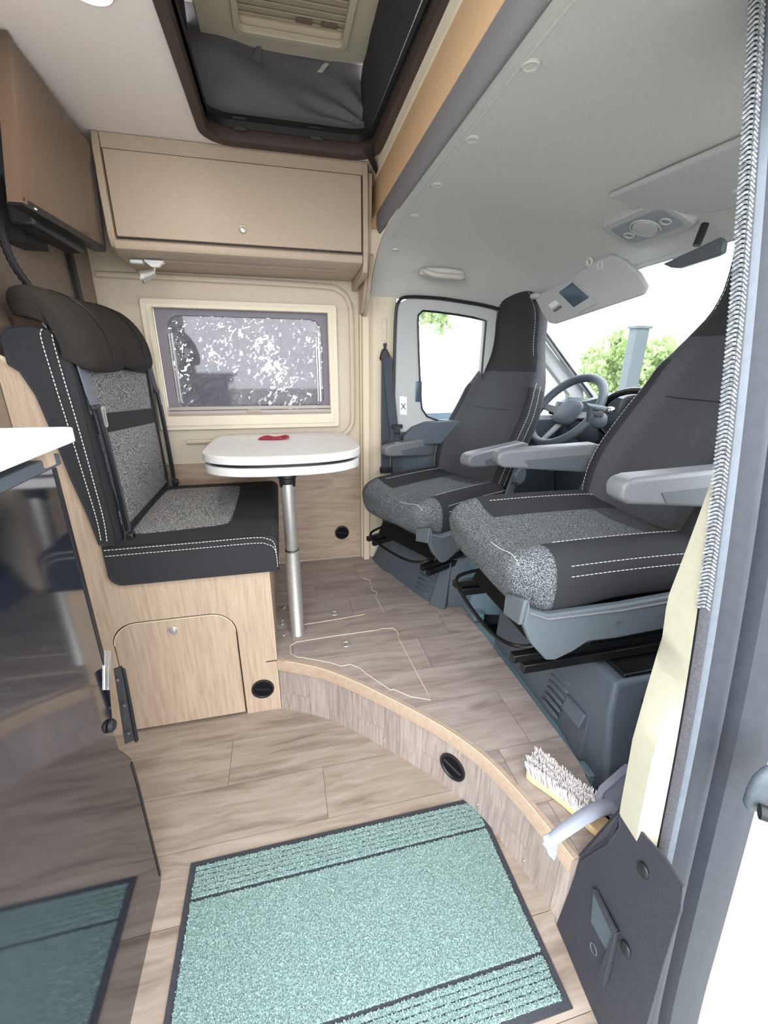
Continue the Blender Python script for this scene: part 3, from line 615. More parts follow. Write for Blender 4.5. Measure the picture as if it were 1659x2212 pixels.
for dz, dyy in ((.742, 0), (.722, 0)):
    st.dashes(spline([(-.56, by - .021, dz - .002), (-.3, by - .0215, dz), (-.12, by - .0215, dz + .002), (-.075, by - .0215, dz - .006), (-.052, by - .020, dz - .03), (-.048, by - .018, .62)], 4), .0012)
mk('stitching', st, 'stitch', bs)['kind'] = 'stuff'
st = MB()
for xx in (-.0435, -.0435):
    st.dashes([(-.0435, by + .012 + .0, .625), (-.0435, by + .012, .715)], .0013)
mk('stitching', st, 'stitch', bs)['kind'] = 'stuff'
# backrest slab
def bx(z): return interp([(.62, -.525), (.75, -.522), (1.0, -.527), (1.25, -.532), (1.33, -.537), (1.36, -.555)], z)
bk = [(-.572, .755), (-.525, .738), (bx(.80) + .002, .80), (bx(1.0), 1.0), (bx(1.25), 1.25), (-.540, 1.325), (-.552, 1.352), (-.575, 1.369), (-.62, 1.376), (-.662, 1.37), (-.682, 1.345), (-.684, 1.28), (-.66, 1.26), (-.638, 1.20), (-.622, 1.10), (-.605, .97), (-.585, .86)]
rg = []
for y, k in ((by - .010, .97), (by - .018, 1.0), (2.045, 1.0), (2.055, .97)):
    cx, cz = -.59, 1.06; rg.append([(cx + (x - cx) * k, y, cz + (z - cz) * (1 - (1 - k) * .3)) for x, z in bk])
mk('backrest', MB().loft(rg), 'char', bs, bevel=.008, seg=3, smooth=True)
fx = lambda z: bx(z) + .0
mk('backrest_insert', sheet([(fx(.79) + .001, by + .055, .775), (fx(.79) + .001, 2.02, .775), (fx(1.05) + .001, 2.00, 1.04), (fx(1.1) + .001, by + .035, 1.085)], (1, 0, 0), .003, 12, 12, .006), 'melange', bs, smooth=True, autos=180)
mk('backrest_insert', sheet([(fx(1.15) + .001, by + .015, 1.145), (fx(1.1) + .001, 1.99, 1.10), (fx(1.24) + .001, 2.01, 1.235), (fx(1.30) + .002, by + .01, 1.29)], (1, 0, 0), .003, 12, 12, .005), 'melange', bs, smooth=True, autos=180)
st = MB()
for o_ in (0, .026):
    st.dashes(spline([(-.582 + o_, by - .022, 1.366 - o_ * .2), (-.590 + o_, by - .0205, 1.345), (-.585 + o_ * .95, by - .0205, 1.25), (-.575 + o_ * .9, by - .0205, 1.10), (-.566 + o_ * .8, by - .0205, .95), (-.560 + o_ * .7, by - .0205, .84), (-.562 + o_ * .6, by - .0205, .765)], 5), .0014)
mk('stitching', st, 'stitch', bs)['kind'] = 'stuff'
mk('white_tag', MB().tube([(-.548, by - .012, 1.352), (-.532, by + .002, 1.322)], .005, 4), 'label_w', bs)
tag_ = mk('fastening_tag', MB().box(-.518, -.5165, by + .03, by + .046, .775, .845), 'black', bs)
text_part('ISOFIX', .015, 'label_w', bs, 'tag_text', Matrix.Translation((-.5160, by + .038, .825)) @ Matrix.Rotation(PI / 2, 4, 'Z') @ Matrix.Rotation(PI / 2, 4, 'X') @ Matrix.Rotation(-PI / 2, 4, 'Z'))
for i, (y0, y1) in enumerate(((1.35, 1.655), (1.665, 2.00))):
    hr_ = thing('bench_headrest', ['nearer of the two dark padded headrests over the bench backrest', 'farther dark padded headrest over the bench backrest, beside the window'][i], 'headrest', (-.58, (y0 + y1) / 2, 1.36), 0, 'bench headrests')
    def bend(q, y0=y0):
        q = Vector(q); t = (q.x + .095) / .19  # 0 rear .. 1 front
        q.z -= .085 * max(0, t) ** 1.7; return q
    # arched pad: profile in xz lofted along y with rounded ends
    prof = [(-.665, 1.40), (-.672, 1.44), (-.655, 1.468), (-.61, 1.474), (-.56, 1.455), (-.515, 1.41), (-.487, 1.35), (-.478, 1.285), (-.490, 1.258), (-.508, 1.265), (-.522, 1.31), (-.55, 1.362), (-.60, 1.385)]
    pr = [Vector((a, 0, b2)) for a, b2 in prof]; prs = spline(pr + [pr[0]], 4)[:-1]; cx, cz = -.57, 1.385; rg = []
    L_ = y1 - y0
    for t in [0, .004, .015, .035, .07, .12, .18, .27, .5, .73, .82, .88, .93, .965, .985, .996, 1]:
        e = min(t, 1 - t); k = math.sqrt(max(0, 1 - (1 - min(e / .26, 1)) ** 2.2)); k = .25 + .75 * k
        rg.append([(cx + (p.x - cx) * k, y0 + L_ * t, cz + (p.z - cz) * (.55 + .45 * k)) for p in prs])
    mk('pad', MB().loft(rg), 'char_d', hr_, smooth=True, autos=180)
    mk('pad_seam', MB().tube([(p.x * 1.0 + .001, (y0 + y1) / 2, p.z) for p in spline([(-.61, 0, 1.4755), (-.56, 0, 1.457), (-.514, 0, 1.412), (-.485, 0, 1.35), (-.476, 0, 1.285)], 4)], .0015, 4), 'black', hr_)
    for q in (-.07, .07):
        mk('post', MB().tube([(-.60, (y0 + y1) / 2 + q, 1.33), (-.61, (y0 + y1) / 2 + q, 1.40)], .006, 8), 'chrome', hr_)
# seat belts on the bench
def web(pts, wdir, wd, mat, parent, name='webbing', th=.0022):
    W = Vector(wdir).normalized() * wd / 2; P = [Vector(p) for p in pts]; rg = []
    for i, p in enumerate(P):
        t = (P[min(i + 1, len(P) - 1)] - P[max(i - 1, 0)]).normalized(); nn = t.cross(W).normalized() * th
        rg.append([p - W - nn, p + W - nn, p + W + nn, p - W + nn])
    return mk(name, MB().loft(rg), mat, parent, smooth=True)
for i, (ya, lab) in enumerate(((by + .012, 'dark seat belt down the near edge of the bench backrest'), (2.045, 'dark seat belt down the window side of the bench backrest'))):
    t = thing('seat_belt', lab, 'seat belt', (-.52, ya, .75)); o_ = 0 if i == 0 else 0
    web([(-.545, ya - .0, 1.345), (-.527, ya + .002, 1.31), (-.518, ya + .006, 1.20), (-.515, ya + .012, 1.17)], (.12, 1, 0), .040, 'belt_l' if i == 0 else 'belt', t)
    web(spline([(-.512, ya + .01, 1.165), (-.508, ya + .018, 1.05), (-.507, ya + .028, .90), (-.508, ya + .036, .78), (-.512, ya + .03, .745)], 4), (.3, 1, 0), .030, 'belt', t)
    web(spline([(-.509, ya + .004, 1.165), (-.504, ya + .008, 1.05), (-.503, ya + .015, .90), (-.504, ya + .022, .78)], 4), (.3, 1, 0), .012, 'black', t)
    f = mk('latch_plate', MB().box(-.520, -.508, ya - .016, ya + .038, 1.158, 1.172), 'black', t, bevel=.003)
    mk('latch_tongue', MB().ring([(-.506, ya + .022 + a, b2) for a, b2 in rrect(0, .022, 1.105, 1.165, .007, 3)], [(-.506, ya + .022 + a, b2) for a, b2 in rrect(.006, .016, 1.112, 1.158, .004, 3)], (.003, 0, 0)), 'alu', f)
    mk('anchor_buckle', MB().box(-.515, -.49, ya + .02, ya + .05, .738, .768), 'black', t, bevel=.005)
# ---------------- table
tb = thing('pedestal_table', 'white oval-fronted table with a second leaf under it on one silver leg', 'table', (.004, 1.51, ST))
def tilt(y): return -.034 * (y - 1.46) / .72
def tpoly(s=1.0, y0=1.455):
    P = []
    for k in range(17):   # near end half-oval
        a = PI + PI * k / 16; P.append((.0 + .290 * s * math.copysign(abs(math.cos(a)) ** .75, math.cos(a)), 1.64 + (1.64 - y0) * math.sin(a)))
    P += [(.297 * s, 1.85), (.295 * s, 2.03)] + [(.28 * s, 2.12), (.235 * s, 2.172), (-.235 * s, 2.172), (-.275 * s, 2.12), (-.292 * s, 2.03), (-.297 * s, 1.85)]
    return P
def slab(zt, th, s=1.0, y0=1.455): 
    P = tpoly(s, y0); return MB().loft([[(x, y, zt - th + tilt(y)) for x, y in P], [(x, y, zt + tilt(y)) for x, y in P]])
tt = mk('tabletop', slab(.990, .030), 'white', tb, bevel=.003)
mk('lower_leaf', slab(.948, .030, .985, 1.46), 'white', tb, bevel=.003)
mk('swivel_spacer', slab(.9605, .0126, .93, 1.475), 'black', tb)
mk('leg_collar', MB().lathe([(.036, .925), (.036, .90), (.030, .895), (.028, .865), (.026, .862)], (.004, 1.53, 0), (0, 0, 1), 24), 'black', tb, smooth=True)
mk('leg', MB().lathe([(.0245, .875), (.0245, .62), (.0235, .618), (.0235, .608), (.0275, .606), (.0275, ST + .006), (.029, ST + .004), (.029, ST)], (.004, 1.525, 0), (0, 0, 1), 32), 'alu', tb, smooth=True)
mk('leg_joint', MB().torus((.004, 1.525, .612), (0, 0, 1), .0245, .0025, 24, 6), 'black', tb, smooth=True)
fit = thing('floor_fitting', 'small metal hooks at the foot of the bench beside the table leg', 'hook', (-.075, 1.66, ST))
for k, (x, y, r) in enumerate([(-.055, 1.72, .011), (-.06, 1.63, .006), (-.06, 1.60, .006), (-.055, 1.52, .006)]):
    mk('hook' if k == 0 else 'screw', MB().torus((x, y, ST + r), (.3, -1, 0), r, .0025, 14, 5), 'chrome', fit, smooth=True)
cord = thing('red_cord', 'small folded dark red strap lying on the white table', 'strap', (-.05, 1.93, .968))
zc = lambda y: .990 + tilt(y)
mk('strap_loop', MB().tube(spline([(-.10, 1.90, zc(1.9) + .005), (-.05, 1.885, zc(1.9) + .005), (.0, 1.885, zc(1.9) + .006), (.02, 1.90, zc(1.9) + .010), (.01, 1.925, zc(1.9) + .012), (-.03, 1.91, zc(1.9) + .008), (-.07, 1.93, zc(1.92) + .012), (-.095, 1.92, zc(1.92) + .006), (-.10, 1.90, zc(1.9) + .005)], 5), .0065, 6, flat=(1, .6)), 'red', cord, smooth=True)
mk('strap_end', MB().tube([(-.09, 1.915, zc(1.9) + .006), (-.02, 1.935, zc(1.92) + .007), (.025, 1.915, zc(1.9) + .006)], .007, 6, flat=(1, .5)), 'red', cord, smooth=True)
# ---------------- overhead cabinet
cb = thing('overhead_cabinet', 'long brown overhead cabinet above the window with a lift-up door', 'cabinet', (-.08, 1.9, 1.64))
mk('carcass', MB().pyz([(2.19, 1.66), (1.925, 1.655), (1.925, 1.998), (2.19, 1.998)], -.52, .36), 'brown', cb)
mk('top_rail', MB().box(-.522, .358, 1.905, 1.925, 1.955, 1.998), 'brown', cb)
dr = mk('cabinet_door', MB().box(-.519, .353, 1.898, 1.914, 1.700, 1.952), 'brown', cb, bevel=.0025)
mk('door_shadow_gap', MB().box(-.522, .358, 1.912, 1.924, 1.69, 1.96), 'black', cb)
push_knob((-.092, 1.898, 1.747), (0, -1, 0), .0145, dr)
mk('bottom_lip', MB().pyz([(1.922, 1.688), (1.902, 1.692), (1.894, 1.686), (1.892, 1.674), (1.897, 1.662), (1.915, 1.654), (2.19, 1.640), (2.19, 1.66), (1.922, 1.672)], -.53, .355), 'brown', cb, smooth=True)
for xa, xb, zb in ((-.546, -.524, 1.638), (.358, .378, 1.60)):
    mk('end_panel', MB().pyz([(2.19, zb - .0), (1.96, zb - .0 + .015), (1.905, zb + .03), (1.888, 1.70), (1.884, 1.82), (1.890, 1.95), (1.902, 1.998), (2.19, 1.998)], xa, xb), 'brown', cb, bevel=.003)
mk('light_rail', MB().box(-.40, .26, 1.985, 1.992, 1.640, 1.6515), 'brown_d', cb)
ep = thing('brown_end_trim', 'tall brown curved trim beside the right end of the overhead cabinet', 'trim panel', (.395, 1.95, 1.52))
mk('trim_board', MB().pyz([(2.15, 1.50), (2.10, 1.50), (2.04, 1.56), (1.98, 1.66), (1.93, 1.74), (1.92, 1.97), (2.15, 1.97)], .385, .40), 'brown', ep, bevel=.003)
mk('trim_lip', MB().pyz([(2.155, 1.49), (2.10, 1.49), (2.035, 1.55), (1.975, 1.65), (1.95, 1.70), (1.96, 1.71), (2.04, 1.57), (2.105, 1.505), (2.155, 1.505)], .398, .412), 'brown', ep)
# reading lamp
lp = thing('spot_lamp', 'small silver spotlight under the left end of the overhead cabinet', 'lamp', (-.44, 2.0, 1.645))
mk('lamp_base', MB().box(-.512, -.468, 1.975, 2.0, 1.632, 1.644).box(-.462, -.395, 1.97, 2.0, 1.636, 1.645), 'label_w', lp, bevel=.003)
mk('lamp_bracket', MB().prism([(-.455, 1.97, 1.636), (-.40, 1.97, 1.636), (-.415, 1.97, 1.622), (-.44, 1.97, 1.622)], (0, .02, 0)), 'label_w', lp)
mk('lamp_arm', MB().tube([(-.43, 1.98, 1.625), (-.432, 1.975, 1.605)], .005, 8), 'alu', lp)
mk('lamp_head', MB().lathe([(.004, .0), (.012, .002), (.015, .02), (.021, .045), (.022, .055), (.019, .056), (.014, .03), (0, .028)], (-.430, 1.970, 1.603), (-.75, -.25, -.35), 24), 'alu', lp, smooth=True)
# ---------------- television and cables on the left
tv = thing('television', 'flat brown-looking television panel hung high on the left', 'television', (-.57, 1.65, 1.645))
q0 = [(-.562, 1.355, 1.640), (-.562, 1.878, 1.648), (-.548, 1.885, 1.955), (-.548, 1.445, 1.992)]
mk('screen_panel', MB().prism(q0, (-.026, 0, 0)), 'screen', tv, bevel=.003)
mk('bottom_bezel', MB().prism([(-.560, 1.354, 1.636), (-.560, 1.880, 1.644), (-.557, 1.880, 1.660), (-.557, 1.358, 1.652)], (-.034, 0, 0)), 'black', tv)
mk('near_bezel', MB().prism([(-.560, 1.350, 1.640), (-.556, 1.368, 1.640), (-.546, 1.458, 1.992), (-.546, 1.440, 1.995)], (-.030, 0, 0)), 'screen', tv)
mk('far_bezel', MB().prism([(-.556, 1.866, 1.65), (-.556, 1.882, 1.65), (-.545, 1.888, 1.90), (-.545, 1.873, 1.90)], (-.034, 0, 0)), 'black', tv)
mk('rear_housing', MB().box(-.66, -.592, 1.48, 1.80, 1.62, 1.90), 'black', tv, bevel=.01)
mk('wall_bracket', MB().box(-.72, -.655, 1.56, 1.68, 1.60, 1.80), 'black', tv)
mk('indicator', MB().box(-.566, -.5565, 1.405, 1.413, 1.6415, 1.645), 'label_w', tv)
cbx = thing('television_cable', 'thick black ribbed cable looping down from the television to the headrests', 'cable', (-.65, 1.45, 1.5))
cp = spline([(-.625, 1.55, 1.755), (-.645, 1.50, 1.74), (-.655, 1.46, 1.67), (-.658, 1.44, 1.60), (-.655, 1.45, 1.53), (-.64, 1.48, 1.47), (-.64, 1.50, 1.44)], 10)
mk('cable', MB().tube(cp, [.0085 + (.0022 if k % 2 else 0) for k in range(len(cp))], 8), 'black', cbx, smooth=True)
mk('plug', MB().tube([(-.628, 1.55, 1.757), (-.612, 1.568, 1.763)], .008, 8), 'label_w', cbx)
cb2 = thing('wall_cable_cover', 'straight dark strap on the brown partition behind the bench', 'strap', (-.70, 1.95, 1.5))
mk('strap', MB().prism([(-.700, 1.955, 1.72), (-.700, 1.985, 1.72), (-.700, 2.01, 1.42), (-.700, 1.975, 1.42)], (-.012, 0, 0)), 'black', cb2)
# ceiling lamp
cl = thing('ceiling_lamp', 'round warm glowing lamp recessed in the ceiling', 'lamp', (-.318, 1.262, 2.0))
mk('lamp_rim', MB().torus((-.318, 1.262, 1.998), (0, 0, 1), .042, .005, 32, 8), 'cream', cl, smooth=True)
mk('lamp_lens', MB().disc((-.318, 1.262, 1.994), (0, 0, 1), .038, .004, 28), 'lamp', cl)
# ---------------- kitchen block: worktop, body, glossy end
kt = thing('kitchen_worktop', 'thick white worktop corner of the kitchen block at left', 'worktop', (-.7, .6, 1.165))
pw = [(-1.5, .32), (-.346, .32)] + arc(-.362, .823, .016, 0, 90, 4) + [(-1.5, .839)]
mk('worktop_slab', MB().pxy(pw, 1.163, 1.187), 'edge_white', kt, bevel=.002)
kb = thing('kitchen_cabinet', 'kitchen block with a tall smoked glass end panel reflecting the cabin', 'cabinet', (-.8, .6, 0))
mk('body', MB().box(-1.5, -.415, .36, .80, 0, 1.095), 'black', kb)
mk('rear_upright', MB().box(-.44, -.385, .80, .83, 1.125, 1.163), 'oak', kb)
gp = [(.30, 0), (.822, 0), (.842, .02), (.845, .34), (.842, .425), (.818, .470), (.800, .50), (.797, .56), (.842, .685), (.838, .70), (.838, 1.118), (.30, 1.118)]
mk('glass_front', MB().pyz([(y, z) for y, z in gp], -.398, -.391), 'gloss', kb)
mk('glass_edge', MB().tube([(-.396, y, z) for y, z in gp[1:-1]], .0045, 6), 'black', kb)
mk('top_frame', MB().prism([(-.39, .30, 1.118), (-.39, .86, 1.118), (-.39, .86, 1.138), (-.39, .30, 1.138)], (-.03, 0, 0)), 'grey_d', kb, bevel=.002)
mk('void_back', MB().box(-1.5, -.46, .36, .80, 1.095, 1.163), 'black', kb)
mk('rolled_hose', MB().tube([(-.42, .34, 1.150), (-.42, .815, 1.150)], .006, 8), 'shaft', kb, smooth=True)
mk('glass_border', MB().pyz([(.827, .70), (.8375, .70), (.8375, 1.117), (.827, 1.117)], -.3912, -.3895), 'black', kb)
mk('glass_border', MB().pyz([(.832, .03), (.8405, .03), (.8445, .34), (.8415, .42), (.833, .42), (.836, .34)], -.3912, -.3895), 'black', kb)
hg = mk('catch_bracket', MB().prism([on_y(246, 1447, .842), on_y(264, 1440, .852), on_y(293, 1598, .852), on_y(270, 1608, .842)], (-.002, .004, 0)), 'black', kb, label='black catch bracket on the smoked glass edge')
mk('bracket_lip', MB().prism([on_y(262, 1440, .850), on_y(268, 1443, .850), on_y(297, 1596, .850), on_y(291, 1602, .850)], (.004, -.004, 0)), 'black', hg)
for q_ in (0, 8): mk('catch_strip', MB().prism([on_x(227 + q_, 1405, -.3885), on_x(232 + q_, 1405, -.3885), on_x(232 + q_, 1490, -.3885), on_x(227 + q_, 1490, -.3885)], (-.003, 0, 0)), 'alu', hg)
for (px, py) in ((254, 1470), (268, 1525), (277, 1585)): mk('bracket_rivet', MB().pillow(on_y(px, py, .838), (.004, .002, .004), 2, 10, 6), 'rubber', hg, smooth=True)
mk('glass_knob', MB().lathe([(.0, .013), (.009, .011), (.0135, .006), (.0135, .002), (.011, 0)], on_x(236, 1568, -.391), (1, 0, 0), 24), 'black', kb, smooth=True)
# golden arched edge of the partition at far left
ar = thing('partition_arch_edge', 'curved light wood edge of the partition at the far left', 'wood edge', (-.62, 1.2, 1.3))
mk('arch_edge', MB().tube(spline([(-.60, 1.0, 1.40), (-.61, 1.15, 1.415), (-.62, 1.26, 1.455), (-.625, 1.315, 1.53), (-.63, 1.33, 1.64), (-.63, 1.33, 1.80)], 6), .005, 6), 'edging', ar, smooth=True)
mk('arch_board', MB().prism([(-.632, .95, 1.40), (-.632, 1.15, 1.415), (-.632, 1.26, 1.455), (-.632, 1.315, 1.53), (-.632, 1.33, 1.64), (-.632, 1.33, 1.99), (-.632, .95, 1.99)], (-.012, 0, 0)), 'brown_d', ar)
# ---------------- door mat
mt = thing('door_mat', 'teal ribbed-end doormat with a black rubber border', 'doormat', (.1, .62, 0))
MX0, MX1, MY0, MY1 = -.324, .519, .386, .864
mk('rubber_base', MB().pxy([(MX0, MY0), (MX1, MY0), (MX1, MY1), (MX0, MY1)], .0005, .004), 'matrub', mt, bevel=.001)
bx0, bx1 = MX0 + .017, MX1 - .017
rows = []
for k in range(6): rows.append((MY1 - .0155 - k * .0128 - .0095, MY1 - .0155 - k * .0128))
for k in range(6): rows.append((MY0 + .0165 + k * .0128, MY0 + .0165 + k * .0128 + .0095))
field = (MY0 + .0165 + 6 * .0128 + .006, MY1 - .0155 - 6 * .0128 - .006)
def tufts(x0, x1, y0, y1, n, hgt=.0045, rad=.0022):
    b2 = MB(); R = random.random
    for _ in range(n):
        x = x0 + (x1 - x0) * R(); y = y0 + (y1 - y0) * R(); dx = (R() - .5) * .005; dy = (R() - .5) * .005; h = hgt * (.75 + .5 * R()); a = R() * 3
        c, s_ = math.cos(a) * rad, math.sin(a) * rad; z = .0038
        b2.add([(x + c, y + s_, z), (x - s_, y + c, z), (x - c, y - s_, z), (x + dx + c * .5, y + dy + s_ * .5, z + h), (x + dx - s_ * .5, y + dy + c * .5, z + h), (x + dx - c * .6, y + dy - s_ * .6, z + h)], [(3, 4, 5), (0, 1, 4, 3), (1, 2, 5, 4), (2, 0, 3, 5)])
    return b2
mk('pile', tufts(bx0, bx1, field[0], field[1], 52000), 'matpile', mt)['kind'] = 'stuff'
mk('pile_base', MB().box(bx0, bx1, field[0], field[1], .004, .0055), 'matpile', mt)['kind'] = 'stuff'
for a, b2 in rows:
    o = mk('pile_rib', tufts(bx0, bx1, a, b2, 2000).box(bx0, bx1, a, b2, .004, .0055), 'matpile', mt)
# ---------------- aluminium edge strip
al = thing('edge_strip', 'thin grey metal edge strip screwed to the floor beside the doormat', 'edge strip', (.56, .4, 0))
mk('strip', MB().pxy([(.572, .528), (.583, .545), (.600, .548), (.600, .25), (.545, .25)], .0005, .0025), 'alu', al)
for x, y in ((.575, .478), (.566, .372)): mk('screw', MB().lathe([(.004, 0), (.0035, .0012), (0, .0016)], (x, y, .0025), (0, 0, 1), 12), 'chrome', al, smooth=True)

# ================================================================ CAB SEATS
def make_seat(name, label):
    t = thing(name, label, 'seat')
    ZB = .738
    half = [(0, .004), (.10, .0), (.18, .002), (.222, .012), (.240, .045), (.245, .085), (.238, .122), (.218, .146), (.190, .154), (.162, .148), (.130, .138), (.07, .132), (0, .130)]
    ring = [Vector((0, v, z)) for v, z in half] + [Vector((0, -v, z)) for v, z in reversed(half[1:-1])]
    rs = spline(ring + [ring[0]], 3)[:-1]; n = len(rs)
    R = []
    for x in [.27, .262, .245, .20, .15, .10, .05, 0, -.05, -.10, -.13, -.155]:
        k = 1 if x < .24 else (.96 if x < .25 else (.9 if x < .265 else .8))
        R.append([Vector((x, p.y * k, ZB + .07 + (p.z - .07) * k + (.004 * math.sin((x + .2) * 7)) + (min(0, (p.z - .085)) * .42 * max(0, min(1, (.02 - x) / .175)) ** 1.5))) for p in rs])
    for ph in [12, 24, 36, 48, 58, 68, 76, 83]:
        a = math.radians(ph); kz = math.cos(a) ** .62; kv = 1 - .24 * (1 - math.cos(a)) ** .8
        R.append([Vector((-.155 - .115 * math.sin(a) + (p.z - .07) * -.06, p.y * kv, ZB + .085 + (p.z - .085) * kz * (1.42 if p.z < .085 else 1.0))) for p in rs])
    # bolster columns : |v| beyond .145 with a lens-shaped inner edge is approximated by index ranges
    i1 = 3 * 1; i2 = 3 * 9   # indices on +v side from low side to bolster inner edge
    m = len(rs)
    plus = list(range(i1, 3 * 11 + 1)); minus = [m - k for k in reversed(list(range(i1, i2 + 1)))]
    def strip(rr, cols):
        b2 = MB(); V = []; w_ = len(cols)
        for r in rr: V += [r[c % m] for c in cols]
        F = [(i * w_ + j, (i + 1) * w_ + j, (i + 1) * w_ + j + 1, i * w_ + j + 1) for i in range(len(rr) - 1) for j in range(w_ - 1)]
        return b2.add(V, F)
    body = MB().loft(R)
    # inner foam: whole cushion; covers lie 1 mm proud
    mk('cushion', body, 'melange_c', t, smooth=True, local=True, autos=180)
    cen = Vector((0, 0, ZB + .07))
    def proud(rr, d):
        out = []
        for r in rr:
            c = sum(r, Vector()) / len(r); out.append([p + Vector((0, (p - c).y, (p - c).z)).normalized() * d for p in r])
        return out
    Q = proud(R[0:13], .0016)
    mk('seat_back_panel', strip(Q[0:5], list(range(i2 - 1, m - i2 + 2))), 'seatgrey', t, smooth=True, local=True, autos=180)
    Q = proud(R[0:13], .0022)
    for cols, sgn in ((plus, 1), (minus, -1)):
        mk('side_bolster', strip(Q[1:13], cols), 'char', t, smooth=True, local=True, autos=180)
    st = MB()
    for c, lo in ((3 * 6, 12), (3 * 5 + 1, 12), (3 * 9, 12)):
        for cc in (c, m - c):
            st.dashes([p + Vector((0, 0, .001)) for p in [q[cc % m] for q in proud(R[1:lo], .0035)]], .0010, .008, .004)
    st.dashes([proud([R[16]], .003)[0][k % m] for k in range(m - 3 * 11 - 0, m - 3 * 6)] , .0012)
    mk('stitching', st, 'stitch', t, local=True)['kind'] = 'stuff'
    # backrest
    path = [(.225, .80), (.245, .90), (.275, 1.00), (.335, 1.10), (.40, 1.20), (.445, 1.30), (.475, 1.40), (.492, 1.50), (.492, 1.60), (.480, 1.68), (.462, 1.735)]
    hw = [(.80, .19), (.86, .215), (.95, .232), (1.05, .238), (1.16, .235), (1.26, .22), (1.36, .193), (1.43, .163), (1.49, .142), (1.55, .137), (1.60, .136), (1.65, .126), (1.69, .10), (1.72, .075), (1.735, .05)]
    tk = [(.80, .85), (.9, 1), (1.3, 1), (1.45, .95), (1.6, 1.0), (1.67, .88), (1.71, .68), (1.735, .40)]
    hp = [(0, .0), (.35, 0), (.58, -.006), (.74, -.026), (.88, -.034), (.97, -.02), (1.0, .012), (.99, .05), (.92, .08), (.7, .095), (.35, .10), (0, .10)]
    hr2 = [(0, -.004), (.4, -.002), (.65, .0), (.8, .006), (.91, .015), (.98, .03), (1.0, .05), (.97, .075), (.88, .092), (.65, .10), (.35, .102), (0, .102)]
    pp = spline([(x, 0, z) for x, z in path], 4); B = []
    for i, p in enumerate(pp):
        a = pp[max(i - 1, 0)]; c = pp[min(i + 1, len(pp) - 1)]; tg = (c - a).normalized(); nr = Vector((tg.z, 0, -tg.x))   # pointing back
        W = interp(hw, p.z); T = interp(tk, p.z); mx = max(0, min(1, (p.z - 1.28) / .16))
        prof = [(a1[0] * (1 - mx) + a2[0] * mx, a1[1] * (1 - mx) + a2[1] * mx) for a1, a2 in zip(hp, hr2)]
        loop = [Vector((0, v, d)) for v, d in prof] + [Vector((0, -v, d)) for v, d in reversed(prof[1:-1])]
        ls = spline(loop + [loop[0]], 3)[:-1]
        B.append([p + Vector((0, q.y * W, 0)) + nr * ((q.z - .05) * T + .05) for q in ls])
    mb_ = len(B[0])
    mk('backrest', MB().loft(B), 'seatgrey', t, smooth=True, local=True, autos=180)
    def proudb(rr, d):
        out = []
        for r in rr:
            c = sum(r, Vector()) / len(r); out.append([q + (q - c).normalized() * d for q in r])
        return out
    PB = proudb(B, .002)
    def strip2(r0, r1, cols):
        V = []; w_ = len(cols); rr = PB[r0:r1]
        for r in rr: V += [r[c % mb_] for c in cols]
        return MB().add(V, [(i * w_ + j, (i + 1) * w_ + j, (i + 1) * w_ + j + 1, i * w_ + j + 1) for i in range(len(rr) - 1) for j in range(w_ - 1)])
    z2 = lambda z: min(range(len(pp)), key=lambda k: abs(pp[k].z - z))
    for cols in (list(range(3 * 2 + 1, 3 * 6 + 3)), [mb_ - k for k in range(3 * 6 + 2, 3 * 2, -1)]):
        mk('side_bolster', strip2(z2(.88), z2(1.30) + 1, cols), 'char', t, smooth=True, local=True, autos=180)
    mk('headrest_panel', strip2(z2(1.37), len(pp), list(range(-3 * 4, 3 * 4 + 1))), 'char', t, smooth=True, local=True, autos=180)
    PB2 = proudb(B, .0035); st = MB()
    for c in (3 * 5 - 1, 3 * 5 + 2):
        for cc in (c, mb_ - c): st.dashes([PB2[k][cc] for k in range(z2(.86), z2(1.34))], .0010, .008, .004)
    for cc in (3 * 3, mb_ - 3 * 3): st.dashes([PB2[k][cc] for k in range(z2(1.44), len(pp) - 1)], .0009, .008, .004)
    mk('stitching', st, 'stitch', t, local=True)['kind'] = 'stuff'
    mk('panel_seam', MB().tube([PB2[z2(1.19)][k % mb_] for k in range(-6, 7)], .0012, 4), 'black', t, local=True)
    # armrests
    for s_, dz in ((-1, .022), (1, -.026)):
        yc = s_ * .262; zt = 1.055 + dz; w2 = .027 if s_ < 0 else .024
        arm = thing('x', '', '') if False else None
        prof = [(-.098, zt - .022), (-.090, zt - .006), (-.065, zt + .001), (.26, zt + .012), (.30, zt - .0), (.30, zt - .085), (.24, zt - .088), (-.02, zt - .062), (-.075, zt - .056), (-.094, zt - .044)]
        am = mk('armrest', MB().prism([(x, yc - w2, z) for x, z in prof], (0, 2 * w2, 0)), 'arm_l', t, local=True, bevel=.010, seg=4)
        for f in (-1, 1):
            mk('armrest_insert', MB().prism([(x, yc + f * (w2 + .0006), z) for x, z in [(.0, zt - .034), (.24, zt - .024), (.24, zt - .080), (.02, zt - .058)]], (0, f * .0012, 0)), 'arm_side', am, local=True)
        mk('armrest_pivot', MB().disc((.315, yc - w2 * s_, zt - .045), (0, -s_, 0), .028, .02, 20), 'black', am, local=True, smooth=True)
